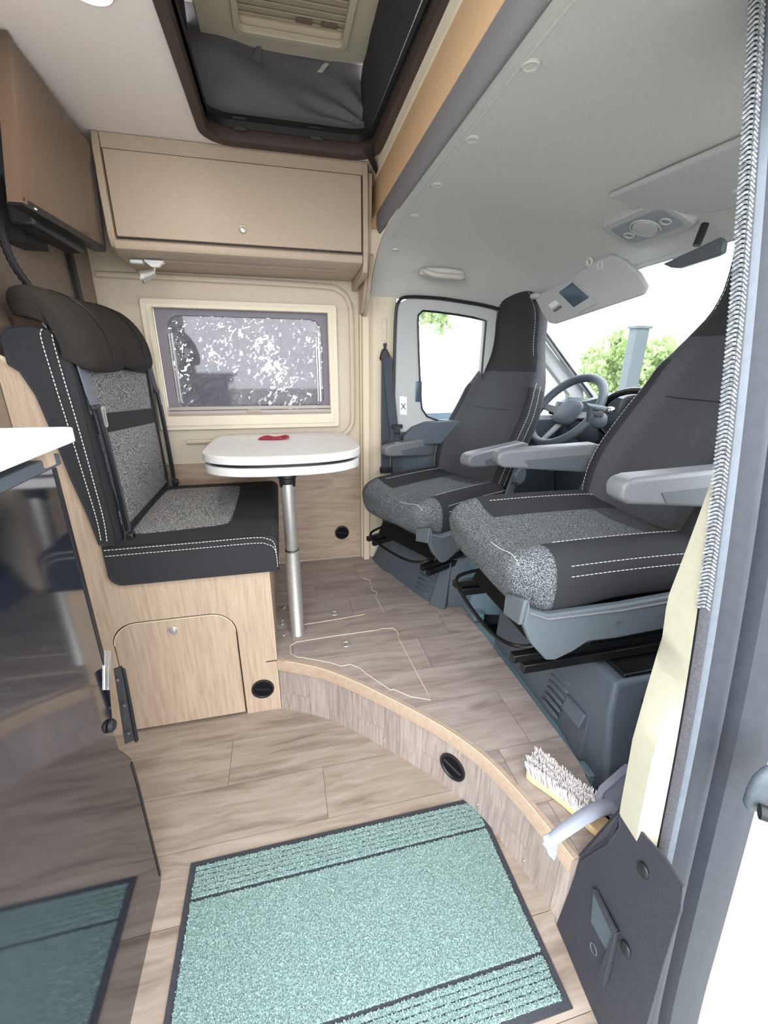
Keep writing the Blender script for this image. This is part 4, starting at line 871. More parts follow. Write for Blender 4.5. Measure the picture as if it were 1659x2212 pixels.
    # plastic shields around the cushion base
    for s_ in (-1, 1):
        y0 = s_ * .236
        pf = [(-.12, .790), (.26, .765), (.28, .75), (.27, .665), (-.10, .66)] if s_ > 0 else [(-.255, .800), (-.245, .770), (-.20, .752), (.0, .752), (.26, .765), (.28, .75), (.27, .665), (.0, .655), (-.075, .658), (-.115, .635), (-.16, .618), (-.185, .622), (-.235, .68), (-.262, .735)]
        sh = mk('side_shield', MB().prism([(x, y0, z) for x, z in pf], (0, s_ * .022, 0)), 'grey_p', t, local=True, bevel=.007, seg=3)
        mk('shield_rib', MB().tube([(-.25 if s_ < 0 else -.10, y0 + s_ * .022, .765), (-.20 if s_ < 0 else -.08, y0 + s_ * .0225, .742), (0, y0 + s_ * .0225, .738), (.26, y0 + s_ * .0225, .748)], .0035, 6), 'arm_l', sh, local=True)
        mk('screw_cap', MB().lathe([(.009, 0), (.009, .0012), (.006, .0008), (0, -.0005)], (.0, y0 + s_ * .022, .70), (0, s_, 0), 16), 'grey_d', sh, local=True, smooth=True)
        if s_ < 0: mk('front_shield', MB().prism([(-.262, y0 + s_ * .022, .735), (-.255, y0 + s_ * .022, .800), (-.262, y0 - s_ * .05, .775), (-.262, y0 - s_ * .05, .72)], (-.012, 0, 0)), 'grey_p', t, local=True, bevel=.004)
        kn = mk('recliner_bracket', MB().prism([(.20, s_ * .242, .80), (.26, s_ * .242, .80), (.33, s_ * .242, .98), (.30, s_ * .242, 1.02), (.27, s_ * .242, .97)], (0, s_ * .012, 0)), 'grey_p' if s_ < 0 else 'black', t, local=True, bevel=.004)
    kb_ = mk('recliner_knob', MB().lathe([(.040, 0), (.042, .006), (.041, .020), (.036, .026), (0, .027)], (.285, -.252, .93), (0, -1, 0), 20), 'grey_p', t, local=True, smooth=True)
    for k in range(10):
        a = 2 * PI * k / 10; mk('knob_ridge', MB().tube([(.285 + .040 * math.cos(a), -.254, .93 + .040 * math.sin(a)), (.285 + .039 * math.cos(a), -.275, .93 + .039 * math.sin(a))], .005, 6), 'grey_p', kb_, local=True)
    mk('cushion_pan', MB().box(-.15, .25, -.20, .20, .66, .745), 'black_m', t, local=True, bevel=.01)
    # swivel and runners
    mk('swivel_plate', MB().prism([(-.17, -.20, .60), (.27, -.20, .60), (.27, -.20, .66), (-.14, -.20, .665)], (0, .40, 0)), 'black_m', t, local=True, bevel=.004)
    for yy in (-.20, .19):
        mk('runner', MB().box(-.235, .25, yy, yy + .022, .575, .598).box(-.21, .25, yy - .012, yy + .01, .548, .574), 'black_m', t, local=True, bevel=.002)
    mk('release_bar', MB().tube(spline([(-.10, .19, .64), (-.23, .18, .625), (-.245, .10, .60), (-.235, -.08, .585), (-.20, -.17, .60), (-.12, -.19, .625)], 5), .006, 8), 'black_m', t, local=True, smooth=True)
    mk('bolt', MB().lathe([(.011, 0), (.011, .006), (.006, .006), (.006, .02), (0, .022)], (-.02, -.19, .600), (0, -.7, 1), 6), 'chrome', t, local=True)
    return t
seatp = make_seat('cab_seat', 'nearer charcoal cab seat with bright flecked front, at the right beside the door pillar')
seatp['group'] = 'swivelled cab seats'
seatd = copy_tree(seatp)
seatd['label'] = 'farther cab seat in front of the steering wheel, turned towards the table'
seatp.location = (.765, .985, 0); seatp.rotation_euler = (0, 0, 0)
seatd.location = (.670, 1.815, -.122); seatd.rotation_euler = (0, 0, math.radians(25))
buckle = thing('belt_buckle', 'red-topped belt buckle beside the nearer cab seat', 'buckle', (1.0, .72, .70))
bp_ = on_y(1497, 1300, .70)
mk('buckle_body', MB().box(bp_.x - .012, bp_.x + .03, bp_.y - .01, bp_.y + .015, bp_.z - .06, bp_.z - .004), 'black', buckle, bevel=.004)
mk('release_button', MB().box(bp_.x - .012, bp_.x + .024, bp_.y - .012, bp_.y + .017, bp_.z - .012, bp_.z + .008), 'redbuckle', buckle, bevel=.003)
# ---------------- pedestals
def pedestal(label, x0, x1, y0, y1, zt, wedge_y):
    t = thing('seat_pedestal', label, 'seat base', ((x0 + x1) / 2, (y0 + y1) / 2, .10), 0, 'seat pedestals')
    mk('cover', MB().loft([[(x0, y0, .10), (x1, y0, .10), (x1, y1, .10), (x0, y1, .10)], [(x0, y0, ST), (x1, y0, ST), (x1, y1, ST), (x0, y1, ST)], [(x0 - .01, y0 + .03, zt - .08), (x1, y0 + .03, zt - .08), (x1, y1 - .03, zt - .08), (x0 - .01, y1 - .03, zt - .08)], [(x0 + .01, y0 + .05, zt), (x1, y0 + .05, zt), (x1, y1 - .05, zt), (x0 + .01, y1 - .05, zt)]]), 'grey_d', t, bevel=.012, seg=3)
    mk('top_plate', MB().box(x0 + .04, x1 - .02, y0 + .06, y1 - .06, zt, zt + .012), 'black_m', t, bevel=.003)
    # faceted corner wedge
    wx = x0
    mk('corner_wedge', MB().loft([[(wx - .02, wedge_y - .055, ST), (wx + .05, wedge_y - .07, ST), (wx + .05, wedge_y + .02, ST), (wx - .005, wedge_y + .06, ST)], [(wx + .0, wedge_y - .04, zt - .06), (wx + .05, wedge_y - .05, zt - .03), (wx + .05, wedge_y + .02, zt - .03), (wx + .02, wedge_y + .03, zt - .04)]]), 'grey_d', t, bevel=.003)
    for k in range(6):
        z = ST + .035 + k * .028
        mk('louvre', MB().pillow((wx - .012 + k * .0015, wedge_y + .105 - k * .004, z), (.008, .045, .008), 2.4, 12, 6), 'grey_d', t, smooth=True)
    return t
tq = thing('seat_pedestal', 'dark grey seat base under the farther cab seat', 'seat base', (.8, 1.86, .10), 0, 'seat pedestals')
fp = [(.445, 2.14), (.475, 2.0), (.505, 1.95), (.55, 1.80), (.60, 1.66), (.64, 1.60), (.72, 1.575), (1.0, 1.575), (1.0, 2.14)]
tp = [(.56, 2.12), (.56, 2.0), (.57, 1.95), (.60, 1.82), (.635, 1.72), (.67, 1.63), (.72, 1.61), (1.0, 1.61), (1.0, 2.12)]
mk('cover', MB().loft([[(x, y, .10) for x, y in fp], [(x, y, ST + .0) for x, y in fp], [(x * .35 + a * .65, y * .35 + b2 * .65, .41) for (x, y), (a, b2) in zip(fp, tp)], [(x, y, .455) for x, y in tp]]), 'grey_d', tq, bevel=.006, seg=2)
mk('top_plate', MB().pxy([(.60, 2.08), (.60, 1.98), (.67, 1.66), (.98, 1.66), (.98, 2.08)], .455, .462), 'black_m', tq)
mk('corner_wedge', MB().loft([[(.605, 1.615, ST), (.66, 1.555, ST), (.70, 1.60, ST), (.64, 1.66, ST)], [(.655, 1.61, .44), (.69, 1.585, .45), (.70, 1.61, .455), (.67, 1.65, .452)]]), 'grey_d', tq, bevel=.003)
for k in range(6):
    mk('louvre', MB().pillow((.595 + .006 * k, 1.70 - .004 * k, ST + .03 + k * .026), (.013, .045, .007), 2.4, 12, 6, lambda q: Vector((q.x - .35 * q.y, q.y, q.z))), 'grey_d', tq, smooth=True)
pp2 = pedestal('dark grey seat base under the nearer cab seat', .775, 1.10, .66, 1.30, .530, .80)
mk('vent_block', MB().hexa([(.745, .76, .335), (.80, .76, .335), (.80, .84, .335), (.745, .84, .335), (.757, .76, .38), (.80, .76, .38), (.80, .84, .38), (.757, .84, .38)]), 'grey_d', pp2, bevel=.004)
mk('side_bin', MB().loft([[(.87, .60, .10), (1.15, .60, .10), (1.15, .70, .10), (.87, .70, .10)], [(.88, .61, .46), (1.15, .61, .46), (1.15, .70, .46), (.88, .70, .46)]]), 'grey_d', pp2, bevel=.006)
mk('lower_bracket', MB().box(.86, 1.10, .60, .74, .462, .475), 'black_m', pp2, bevel=.003)
mk('hinge_cap', MB().pillow((.93, .62, .56), (.06, .04, .05), 3, 16, 8), 'grey_d', pp2, smooth=True)
pd2 = thing('sill_box', 'blue-grey plastic box at the end of the farther seat base', 'plastic box', (.80, 1.56, .10))
mk('box_body', MB().loft([[(.75, 1.50, ST), (.95, 1.44, ST), (.95, 1.62, ST), (.755, 1.62, ST)], [(.775, 1.50, .44), (.95, 1.45, .45), (.95, 1.62, .45), (.775, 1.62, .44)]]), 'bluegrey', pd2, bevel=.006)
mk('box_foot', MB().box(.752, .80, 1.44, 1.50, ST, ST + .03), 'bluegrey', pd2, bevel=.004)
# ---------------- steering wheel
swh = thing('steering_wheel', 'grey steering wheel behind the farther cab seat', 'steering wheel', (1.30, 1.79, 1.08))
sc_ = Vector((1.30, 1.79, 1.085)); sa = Vector((-.80, -.05, .60)).normalized()
mk('rim', MB().torus(sc_, sa, .183, .020, 48, 12), 'grey_d', swh, smooth=True)
su = Vector((0, 1, 0)); su = (su - sa * su.dot(sa)).normalized(); sv = su.cross(sa)
if sv.z < 0: sv = -sv
hb = mk('hub', MB().pillow((0, 0, 0), (.075, .065, .02), 3, 24, 8), 'grey_d', swh, smooth=True)
for v in hb.data.vertices: v.co = sc_ - sa * .02 + su * v.co.x + sv * v.co.y + sa * v.co.z
for d in (su, -su, -sv):
    q = d.cross(sa) * .02
    mk('spoke', MB().hexa([sc_ - sa * .03 + d * .06 - q, sc_ - sa * .03 + d * .06 + q, sc_ - sa * .02 + d * .06 + q, sc_ - sa * .02 + d * .06 - q, sc_ - sa * .008 + d * .178 - q * .7, sc_ - sa * .008 + d * .178 + q * .7, sc_ + sa * .004 + d * .178 + q * .7, sc_ + sa * .004 + d * .178 - q * .7]), 'arm_l', swh, bevel=.003)
mk('column', MB().tube([sc_ - sa * .02, sc_ - sa * .22], [.045, .055], 20), 'grey_d', swh, smooth=True)
for sgn in (-1, 1): mk('stalk', MB().tube([sc_ - sa * .06, sc_ - sa * .05 + su * sgn * .16], [.008, .012], 10), 'black', swh, smooth=True)
# ---------------- dashboard
db = thing('dashboard', 'dark moulded dashboard under the windscreen', 'dashboard', (1.6, 1.35, .1))
def dsh(u, v):
    y = .52 + 1.60 * u; hump = .06 * math.exp(-((y - 1.72) / .17) ** 2) + .085 * math.exp(-((y - 1.36) / .20) ** 2)
    pr_ = [(1.92, 1.04), (1.70, 1.10 + hump * .8), (1.56, 1.11 + hump), (1.48, 1.09 + hump * .9), (1.47, 1.02 + hump * .3), (1.50, .96), (1.50, .86), (1.55, .60), (1.62, .35), (1.62, .12)]
    s_ = v * (len(pr_) - 1); i = min(int(s_), len(pr_) - 2); f = s_ - i; return (pr_[i][0] + (pr_[i + 1][0] - pr_[i][0]) * f, y, pr_[i][1] + (pr_[i + 1][1] - pr_[i][1]) * f)
mk('dash_shell', MB().grid(dsh, 60, 36), 'grey_d', db, smooth=True, solid=.012)
mk('instrument_hood', MB().tube([(1.40, 1.47 + .20 * math.cos(a), 1.09 + .105 * math.sin(a)) for a in [PI * k / 16 for k in range(17)]], .014, 8), 'black', db, smooth=True)
mk('instrument_face', MB().pillow((1.47, 1.47, 1.10), (.02, .18, .08), 3, 20, 8), 'black', db, smooth=True)
mk('centre_console', MB().loft([[(1.30, 1.26, .55), (1.56, 1.20, .45), (1.56, 1.50, .45), (1.30, 1.44, .55)], [(1.25, 1.27, .86), (1.55, 1.20, .95), (1.55, 1.50, .95), (1.25, 1.43, .86)], [(1.30, 1.29, .96), (1.52, 1.22, 1.07), (1.52, 1.48, 1.07), (1.30, 1.42, .96)]]), 'grey_d', db, bevel=.012, seg=3)
for k, (y, z) in enumerate([(1.30, 1.08), (1.36, 1.085), (1.42, 1.08)]):
    mk('air_slat', MB().box(1.465, 1.475, y - .02, y + .02, z, z + .02), 'black', db, bevel=.003)
mk('tray', MB().box(1.42, 1.52, 1.28, 1.50, 1.125, 1.135), 'black', db)
mk('paper_slip', MB().prism([(1.40, 1.46, 1.14), (1.43, 1.48, 1.165), (1.45, 1.40, 1.15), (1.42, 1.38, 1.125)], (0, 0, .001)), 'label_w', db)
gl = thing('gear_lever', 'gear lever with a round dark knob on the dashboard', 'gear lever', (1.18, 1.42, 1.0))
kc = on_y(1293, 908, 1.42)
mk('knob', MB().pillow(kc, (.030, .030, .031), 2.2, 20, 12), 'grey_d', gl, smooth=True)
mk('knob_cap', MB().lathe([(.018, .0), (.015, .004), (0, .005)], kc + Vector((-.012, -.012, .024)), (-.4, -.4, .8), 20), 'black', gl, smooth=True)
mk('shaft', MB().tube([kc - Vector((0, 0, .02)), kc + Vector((.10, .0, -.10))], .008, 10), 'chrome', gl, smooth=True)
mk('gaiter', MB().lathe([(.065, 0), (.055, .02), (.04, .03), (.02, .055), (.012, .07)], kc + Vector((.11, 0, -.115)), (-.75, 0, .65), 20), 'grey_d', gl, smooth=True)
il = thing('ignition_lever', 'small grey lever end above the gear knob', 'lever', (1.3, 1.5, 1.12))
k2 = on_y(1283, 884, 1.52)
mk('lever_arm', MB().tube([k2 + Vector((-.01, 0, -.05)), k2 + Vector((-.02, 0, .01)), k2 + Vector((.03, -.03, .0))], [.014, .02, .014], 10), 'grey_d', il, smooth=True)
mk('lever_tip', MB().pillow(k2 + Vector((.045, -.04, .0)), (.018, .014, .014), 2.4, 14, 8), 'chrome', il, smooth=True)
pl_ = thing('instruction_card', 'small white card hanging below the far armrest of the nearer seat', 'card', (1.2, 1.5, .9))
c0 = on_y(1180, 1005, 1.50)
mk('card_sheet', MB().prism([c0 + Vector((-.02, 0, .025)), c0 + Vector((.02, 0, .02)), c0 + Vector((.035, 0, -.02)), c0 + Vector((.015, 0, -.022))], (0, .001, 0)), 'label_w', pl_)
bd = thing('bead_string', 'string of amber beads hanging beside the nearer seat backrest', 'beads', (1.1, 1.2, .95))
for k in range(14):
    p = on_y(1303 + k * .55, 1003 + k * 4.0, 1.235); mk('bead', MB().pillow(p, (.0045, .0045, .0045), 2, 8, 6), 'orange', bd, smooth=True)
# ---------------- sun visors, console, mirror, grab handle
vz = thing('sun_visor', 'lowered grey sun visor with a small square mirror over the windscreen', 'sun visor', (1.15, 1.6, 1.55), 0, 'sun visors')
va, vb, vc, vd = Vector((1.150, 1.915, 1.572)), Vector((1.150, 1.430, 1.664)), Vector((1.185, 1.27, 1.515)), Vector((1.185, 1.83, 1.448))
vn = (vb - va).cross(vd - va).normalized()
if vn.x > 0: vn = -vn
def vp(u, v): return va.lerp(vb, u).lerp(vd.lerp(vc, u), v)
vo = [vp(a, b2) for a, b2 in [(.0, .06), (.05, 0), (.85, 0), (.93, .04), (.98, .25), (1.0, .6), (.98, .88), (.92, 1), (.08, 1), (.02, .9), (0, .6)]]
mk('visor_board', MB().prism([p - vn * .010 for p in vo], vn * .016), 'visor', vz, bevel=.006, seg=3)
mk('vanity_mirror', MB().prism([vp(a, b2) + vn * .007 for a, b2 in [(.31, .22), (.50, .16), (.56, .66), (.37, .74)]], vn * .002), 'mirror', vz)
mk('mirror_frame', MB().ring([vp(a, b2) + vn * .007 for a, b2 in [(.29, .16), (.51, .09), (.59, .84), (.37, .93)]], [vp(a, b2) + vn * .007 for a, b2 in [(.31, .22), (.50, .16), (.56, .66), (.37, .74)]], vn * .003), 'visor', vz)
mk('warning_label', MB().prism([vp(a, b2) + vn * .007 for a, b2 in [(.12, .40), (.23, .36), (.25, .50), (.14, .54)]], vn * .001), 'label_w', vz)
mk('label_strip', MB().prism([vp(a, b2) + vn * .007 for a, b2 in [(.145, .60), (.25, .55), (.26, .62), (.155, .67)]], vn * .001), 'ink', vz)
mk('visor_pivot', MB().pillow(va + Vector((-.005, -.01, .004)), (.022, .03, .013), 2.5, 14, 8), 'visor', vz, smooth=True)
for q in (.74, .80): mk('visor_clip', MB().torus(vp(q, -.06 if q < .77 else .12) + vn * .004, vn, .012, .005, 16, 6), 'headliner', vz, smooth=True)
v2 = thing('sun_visor', 'folded sun visor flush in the headliner at the right', 'sun visor', (1.05, .95, 1.7), 0, 'sun visors')
def hp_(x, y, d=.0): return Vector((x, y, hz(x, y) - d))
vpo = [(.93, 1.23), (.95, .85), (.97, .52), (1.15, .52), (1.15, .98), (1.13, 1.10), (1.06, 1.19)]
mk('visor_board', MB().loft([[hp_(x, y, .016) for x, y in vpo], [hp_(x, y, .001) for x, y in vpo]]), 'visor', v2, bevel=.005, seg=3)
mk('visor_pivot', MB().pillow(hp_(1.09, .97, .016), (.016, .022, .007), 2.5, 14, 8), 'headliner', v2, smooth=True)
co = thing('dome_light_console', 'grey overhead console with a round dome light above the mirror', 'dome light', (1.08, 1.24, 1.64))
def cpx(px, py, x=None):
    # on the headliner plane near the windscreen header
    best = None
    for k in range(60):
        y = .7 + .02 * k; p = on_y(px, py, y)
        if p.z > hz(p.x, p.y) - .012: best = p; break
    return best
k0 = Vector((1.10, 1.26, hz(1.10, 1.26))); cu = Vector((0, 1, (hz(1.10, 1.28) - hz(1.10, 1.24)) / .04)).normalized(); cw = Vector((1, 0, (hz(1.13, 1.26) - hz(1.07, 1.26)) / .06)).normalized(); cn = cu.cross(cw).normalized()
if cn.z > 0: cn = -cn
def cl_(a, b2, h): return k0 + cu * a + cw * b2 + cn * h
def cplate(xs, ys, r, h0, h1, in_=.0): return MB().loft([[cl_(a, b2, h0) for a, b2 in rrect(-xs, xs, -ys, ys, r, 5)], [cl_(a * (1 - in_), b2 * (1 - in_), h1) for a, b2 in rrect(-xs, xs, -ys, ys, r, 5)]])
mk('console_plate', cplate(.125, .080, .03, -.005, .018, .06), 'visor', co, bevel=.004)
mk('lens_recess', cplate(.10, .052, .02, .0182, .0195, .02), 'recess', co)
mk('dome_lens', MB().lathe([(.038, .0), (.036, .005), (.0, .008)], cl_(.0, .0, .019), cn, 24), 'visor', co, smooth=True)
mk('dome_ring', MB().torus(cl_(.0, .0, .021), cn, .042, .003, 28, 6), 'visor', co, smooth=True)
for sg_ in (-1, 1): mk('switch', MB().torus(cl_(sg_ * .068, .005, .02), cn, .014, .003, 16, 6), 'visor', co, smooth=True)
rm = thing('rear_view_mirror', 'dark rear-view mirror hanging under the console against the sky', 'mirror', (1.26, 1.15, 1.60))
rx = 1.25
rq = [on_y(px, py, yy) for px, py, yy in [(1430, 570, 1.245), (1555, 512, 1.02), (1563, 520, 1.00), (1560, 545, 1.0), (1545, 553, 1.02), (1465, 579, 1.17), (1448, 578, 1.20)]]
mk('mirror_housing', MB().prism(rq, (.02, .004, 0)), 'grey_p', rm, bevel=.004)
mk('mirror_stem', MB().tube([on_y(1495, 530, 1.12) + Vector((.015, 0, 0)), on_y(1500, 500, 1.12) + Vector((.03, 0, .02))], .010, 8), 'black', rm)
gh = thing('grab_handle', 'cream grab handle in the headliner above the driver door', 'grab handle', (.73, 1.98, 1.66))
g0, g1 = on_y(918, 583, 1.99), on_y(1000, 597, 1.985)
mk('recess_plate', MB().pillow((g0 + g1) / 2 + Vector((0, .03, .004)), (.105, .03, .020), 3, 24, 8), 'headliner', gh, smooth=True)
mk('handle_bar', MB().tube(spline([g0 + Vector((.0, .02, .0)), g0 + Vector((.005, -.012, -.010)), g0.lerp(g1, .25) + Vector((0, -.02, -.016)), g0.lerp(g1, .6) + Vector((0, -.018, -.012)), g1 + Vector((-.005, -.008, -.006)), g1 + Vector((0, .02, 0))], 6), .0105, 10), 'handle_b', gh, smooth=True)
# ---------------- driver's seat belt on the pillar
db_ = thing('driver_seat_belt', 'dark seat belt with height adjuster on the cream pillar left of the door', 'seat belt', (.51, 2.15, .8))
mk('slot_cover', MB().box(.500, .522, 2.158, 2.164, 1.385, 1.49), 'cream', db_, bevel=.003)
mk('adjuster_slot', MB().prism([(.505, 2.156, 1.375), (.523, 2.156, 1.378), (.520, 2.156, 1.352), (.508, 2.156, 1.348)], (0, .008, 0)), 'black', db_)
mk('belt_guide', MB().prism([(.484, 2.14, 1.305), (.492, 2.14, 1.333), (.500, 2.14, 1.350), (.520, 2.14, 1.350), (.530, 2.14, 1.333), (.540, 2.14, 1.305), (.532, 2.14, 1.295), (.492, 2.14, 1.295)], (0, .022, 0)), 'black', db_, bevel=.005)
web([(.515, 2.140, 1.315), (.515, 2.135, .93), (.518, 2.138, .76)], (1, 0, 0), .046, 'belt', db_)
web([(.520, 2.132, 1.310), (.545, 2.118, 1.05), (.560, 2.110, .93), (.575, 2.11, .72), (.59, 2.11, .55)], (1, -.2, 0), .044, 'belt', db_)
mk('lower_clip', MB().box(.488, .545, 2.128, 2.15, .735, .765), 'black', db_, bevel=.004)
tg = on_y(858, 936, 2.09)
mk('tongue', MB().ring([tg + Vector((a, 0, b2)) for a, b2 in rrect(-.016, .016, -.03, .03, .008, 3)], [tg + Vector((a, 0, b2)) for a, b2 in rrect(-.009, .009, -.02, .02, .004, 3)], (0, .004, 0)), 'chrome', db_)
mk('tongue_bar', MB().box(tg.x - .012, tg.x + .012, tg.y, tg.y + .004, tg.z - .004, tg.z + .004), 'chrome', db_)
mk('tongue_cover', MB().box(tg.x - .026, tg.x + .03, tg.y + .004, tg.y + .02, tg.z + .022, tg.z + .042), 'black', db_, bevel=.003)
for x in (.478, .522): 
    s1 = thing('trim_screw', 'left one of two small cream screw caps on the pillar above the seat belt' if x < .5 else 'right one of two small cream screw caps, nearer the driver door frame', 'screw cap', (x, 2.164, 1.555), 0, 'pillar screw caps')
    mk('cap', MB().lathe([(.008, 0), (.0075, .003), (.0, .004)], (x, 2.165, 1.555), (0, -1, 0), 14), 'cream', s1, smooth=True)
# ---------------- brush
br = thing('scrubbing_brush', 'wooden scrubbing brush lying bristles up on the step', 'brush', (.63, .65, ST))
b0, b1 = Vector((.598, .745, ST)), Vector((.690, .553, ST)); bd_ = (b1 - b0).normalized(); bn = Vector((bd_.y, -bd_.x, 0)); BL = (b1 - b0).length
if bn.x > 0: bn = -bn
def bw(t): return .0265 - .007 * math.sin(PI * min(1, max(0, (t - .15) / .7))) if .06 < t < .94 else .0265 * math.sqrt(max(0, 1 - ((.06 - min(t, 1 - t)) / .075) ** 2))
tl = Vector((.0, 0, 1)) + bn * .30
ol = [b0 + bd_ * (BL * t) + bn * bw(t) for t in [0, .015, .04, .08, .15, .25, .35, .5, .65, .75, .85, .92, .96, .985, 1]] + [b0 + bd_ * (BL * t) - bn * bw(t) for t in [1, .985, .96, .92, .85, .75, .65, .5, .35, .25, .15, .08, .04, .015, 0]]
mk('wooden_back', MB().prism([p + Vector((0, 0, .001)) for p in ol], (0, 0, .020)), 'brushwood', br, bevel=.004, seg=3)
bm_ = MB(); nrow = 4; ncol = 15
for r in range(nrow):
    for c in range(ncol):
        t = .05 + .80 * (c + .5 * (r % 2)) / ncol; off = (r - 1.5) / 1.5 * bw(t) * .80
        p = b0 + bd_ * (BL * t) + bn * off + Vector((0, 0, .020)); lean = Vector((0, 0, 1)) + bn * (.25 * (r - 1.0)) * .5 + bd_ * (-.18 + .1 * (c / ncol)) 
        tuft = mk('bristle_tuft', (lambda b3: b3)(MB()), 'bristle', br) if False else None
        q = MB(); R = random.random
        for _ in range(14):
            a = R() * 6.28; rr_ = 0.0045 * R() ** .5; d = Vector((math.cos(a), math.sin(a), 0)); s0 = p + d * rr_; e0 = p + d * rr_ * 1.7 + (lean + Vector(((R() - .5) * .16, (R() - .5) * .16, 0))).normalized() * (.046 + .006 * R())
            q.tube([s0, e0], [.0012, .0014], 4)
        mk('bristle_tuft', q, 'bristle', br)
for k in range(2):
    p = b0 + bd_ * (BL * 1.0) + bn * (-.006 + .012 * k) + Vector((0, 0, .018)); mk('wire_end', MB().tube([p, p + bd_ * .018 + Vector((.006, 0, -.004))], .0007, 4), 'label_w', br)
# ---------------- dustpan
dp = thing('dustpan', 'pale grey plastic dustpan with its flared handle resting on the step corner', 'dustpan', (.60, .55, .27))
D = [(on_y(1178, 1826, .495), .006), (on_y(1184, 1820, .50), .012), (on_y(1215, 1796, .515), .015), (on_y(1255, 1768, .535), .0165), (on_y(1290, 1748, .55), .018), (on_y(1318, 1742, .565), .02)]
mk('handle', MB().tube([p for p, r in D], [r * 1.05 for p, r in D], 12, flat=(.9, .62)), 'dustpan', dp, smooth=True)
fl = [on_y(1174, 1818, .497), on_y(1186, 1812, .50), on_y(1208, 1822, .505), on_y(1203, 1848, .50), on_y(1198, 1863, .495), on_y(1186, 1850, .492)]
mk('handle_flare', MB().prism(fl, (.004, .012, 0)), 'dustpan', dp, bevel=.003)
pn = [on_y(px, py, y) for px, py, y in [(1290, 1738, .575), (1300, 1712, .60), (1345, 1672, .64), (1395, 1628, .69), (1410, 1640, .66), (1400, 1760, .60), (1340, 1790, .57), (1318, 1768, .565)]]
mk('pan', MB().prism(pn, (.010, .022, -.004)), 'dustpan', dp, bevel=.006, seg=3)
mk('pan_rim', MB().tube(pn[:4], .006, 8), 'dustpan', dp, smooth=True)
# ---------------- near door pillar
def pyz_(z): return .385 + .02 * z + .065 * z * z * (1 if z > 0 else 0)
PY = [(-.70 + .02 * k, pyz_(-.70 + .02 * k)) for k in range(150)]
def px_(z): return .640 + .10 * max(0, .55 - z) ** 2
zs = [.33 + .04 * k for k in range(42)]
def strip_col(prof, zlist, name, mat, parent, **k):
    return mk(name, MB().loft([[(px_(z) + dx, interp(PY, z) + dy_, z) for dx, dy_ in prof] for z in zlist]), mat, parent, **k)
pil = struct('wall_pillar_near', MB().loft([[(px_(z) + dx, interp(PY, z) + dy_, z) for dx, dy_ in [(.028, .012), (.060, -.012), (.075, -.010), (.085, .008), (.108, .012), (.118, -.008), (.160, -.016), (.195, -.016), (.206, .03), (.036, .022)]] for z in [-.55 + .08 * k for k in range(34)]]), 'pillar', smooth=True, autos=50)
strip_col([(.014, -.004), (.024, -.010), (.028, .0), (.024, .02), (.014, .02)], zs, 'highlight_strip', 'pillar_l', pil, smooth=True)  # paler column painted in as the highlight down the pillar
strip_col([(-.008, -.004), (-.003, -.010), (.006, -.012), (.013, -.006), (.014, .010), (.0, .008)], [z for z in zs if z > .36], 'rubber_seal', 'rubber', pil, smooth=True)
br_ = MB()
for k in range(185):
    z = .93 + .0060 * k
    if z > 2.0: break
    y = interp(PY, z); x = px_(z)
    br_.tube([(x - .013, y - .001, z), (x - .009, y - .007, z + .006), (x - .006, y - .009, z + .006)], .0020, 5)
    br_.tube([(x + .002, y - .011, z), (x - .005, y - .0095, z + .006)], .0020, 5)
mk('braided_edge', br_, 'sealrope', pil)['kind'] = 'stuff'
# cream inner trim of the pillar
def cream_l(z): return interp([(.33, .600), (.36, .588), (.45, .575), (.62, .578), (.72, .592), (.80, .606), (.88, .622), (1.0, .630), (1.1, .640), (2.0, .645)], z)
def cr_(z):
    s_ = max(.03, min(1, (1.16 - z) / .25)); return [(cream_l(z) + .03 * s_, interp(PY, z) + .02 * s_, z), (px_(z) - .008, interp(PY, z), z), (px_(z) - .004, interp(PY, z) + .06 * s_, z), (cream_l(z) + .035 * s_, interp(PY, z) + .07 * s_, z)]
struct('trim_18', MB().loft([cr_(.41 + .03 * k) for k in range(26)]), 'pillar_c', smooth=True)
# black step panel
sp = thing('step_side_panel', 'black moulded side panel of the entrance step at lower right', 'step panel', (.6, .45, 0))
def on_panel(px, py, d=0.0):   # the panel is one leaning plane: x = .57 + .093 (y - .522) + .106 z
    r = on_y(px, py, 1.0) - Vector((0, 0, 1.30)); k = (.57 - .093 * .522 + .106 * 1.30) / (r.x - .093 * r.y - .106 * r.z); return Vector((0, 0, 1.30)) + r * k + Vector((-1, .093, .106)) * d
V = [Vector((.570, .522, .001)), Vector((.5935, .522, .222)), on_panel(1312, 1826), on_panel(1338, 1790), on_panel(1340, 1750), on_panel(1347, 1742), on_panel(1360, 1765), on_panel(1395, 1812), on_panel(1432, 1850), on_panel(1476, 1915), on_panel(1470, 1970), on_panel(1435, 2080), on_panel(1395, 2225), Vector((.546, .25, .001)), Vector((.5545, .356, .001))]
mk('panel_skin', MB().prism(V, (.005, 0, 0)), 'panel_d', sp, bevel=.0015)
mk('panel_return', MB().prism([Vector((.5945, .524, .0)), Vector((.5945, .526, .226)), Vector((.69, .534, .228)), V[5] + Vector((.03, .01, 0)), V[5] + Vector((.006, .002, 0)), V[2] + Vector((.006, .0, 0))], (.0, .006, 0)), 'panel_d', sp)
mk('panel_edge', MB().tube([V[k] + Vector((.002, 0, 0)) for k in (1, 2, 3, 4, 5, 6, 7, 8, 9)], .003, 6), 'panel_d', sp, smooth=True)
for (px, py) in ((1391, 1880), (1353, 2050)):
    p = on_panel(px, py, .002); mk('rubber_button', MB().pillow(p, (.005, .013, .015), 2.2, 16, 8), 'black', sp, smooth=True)
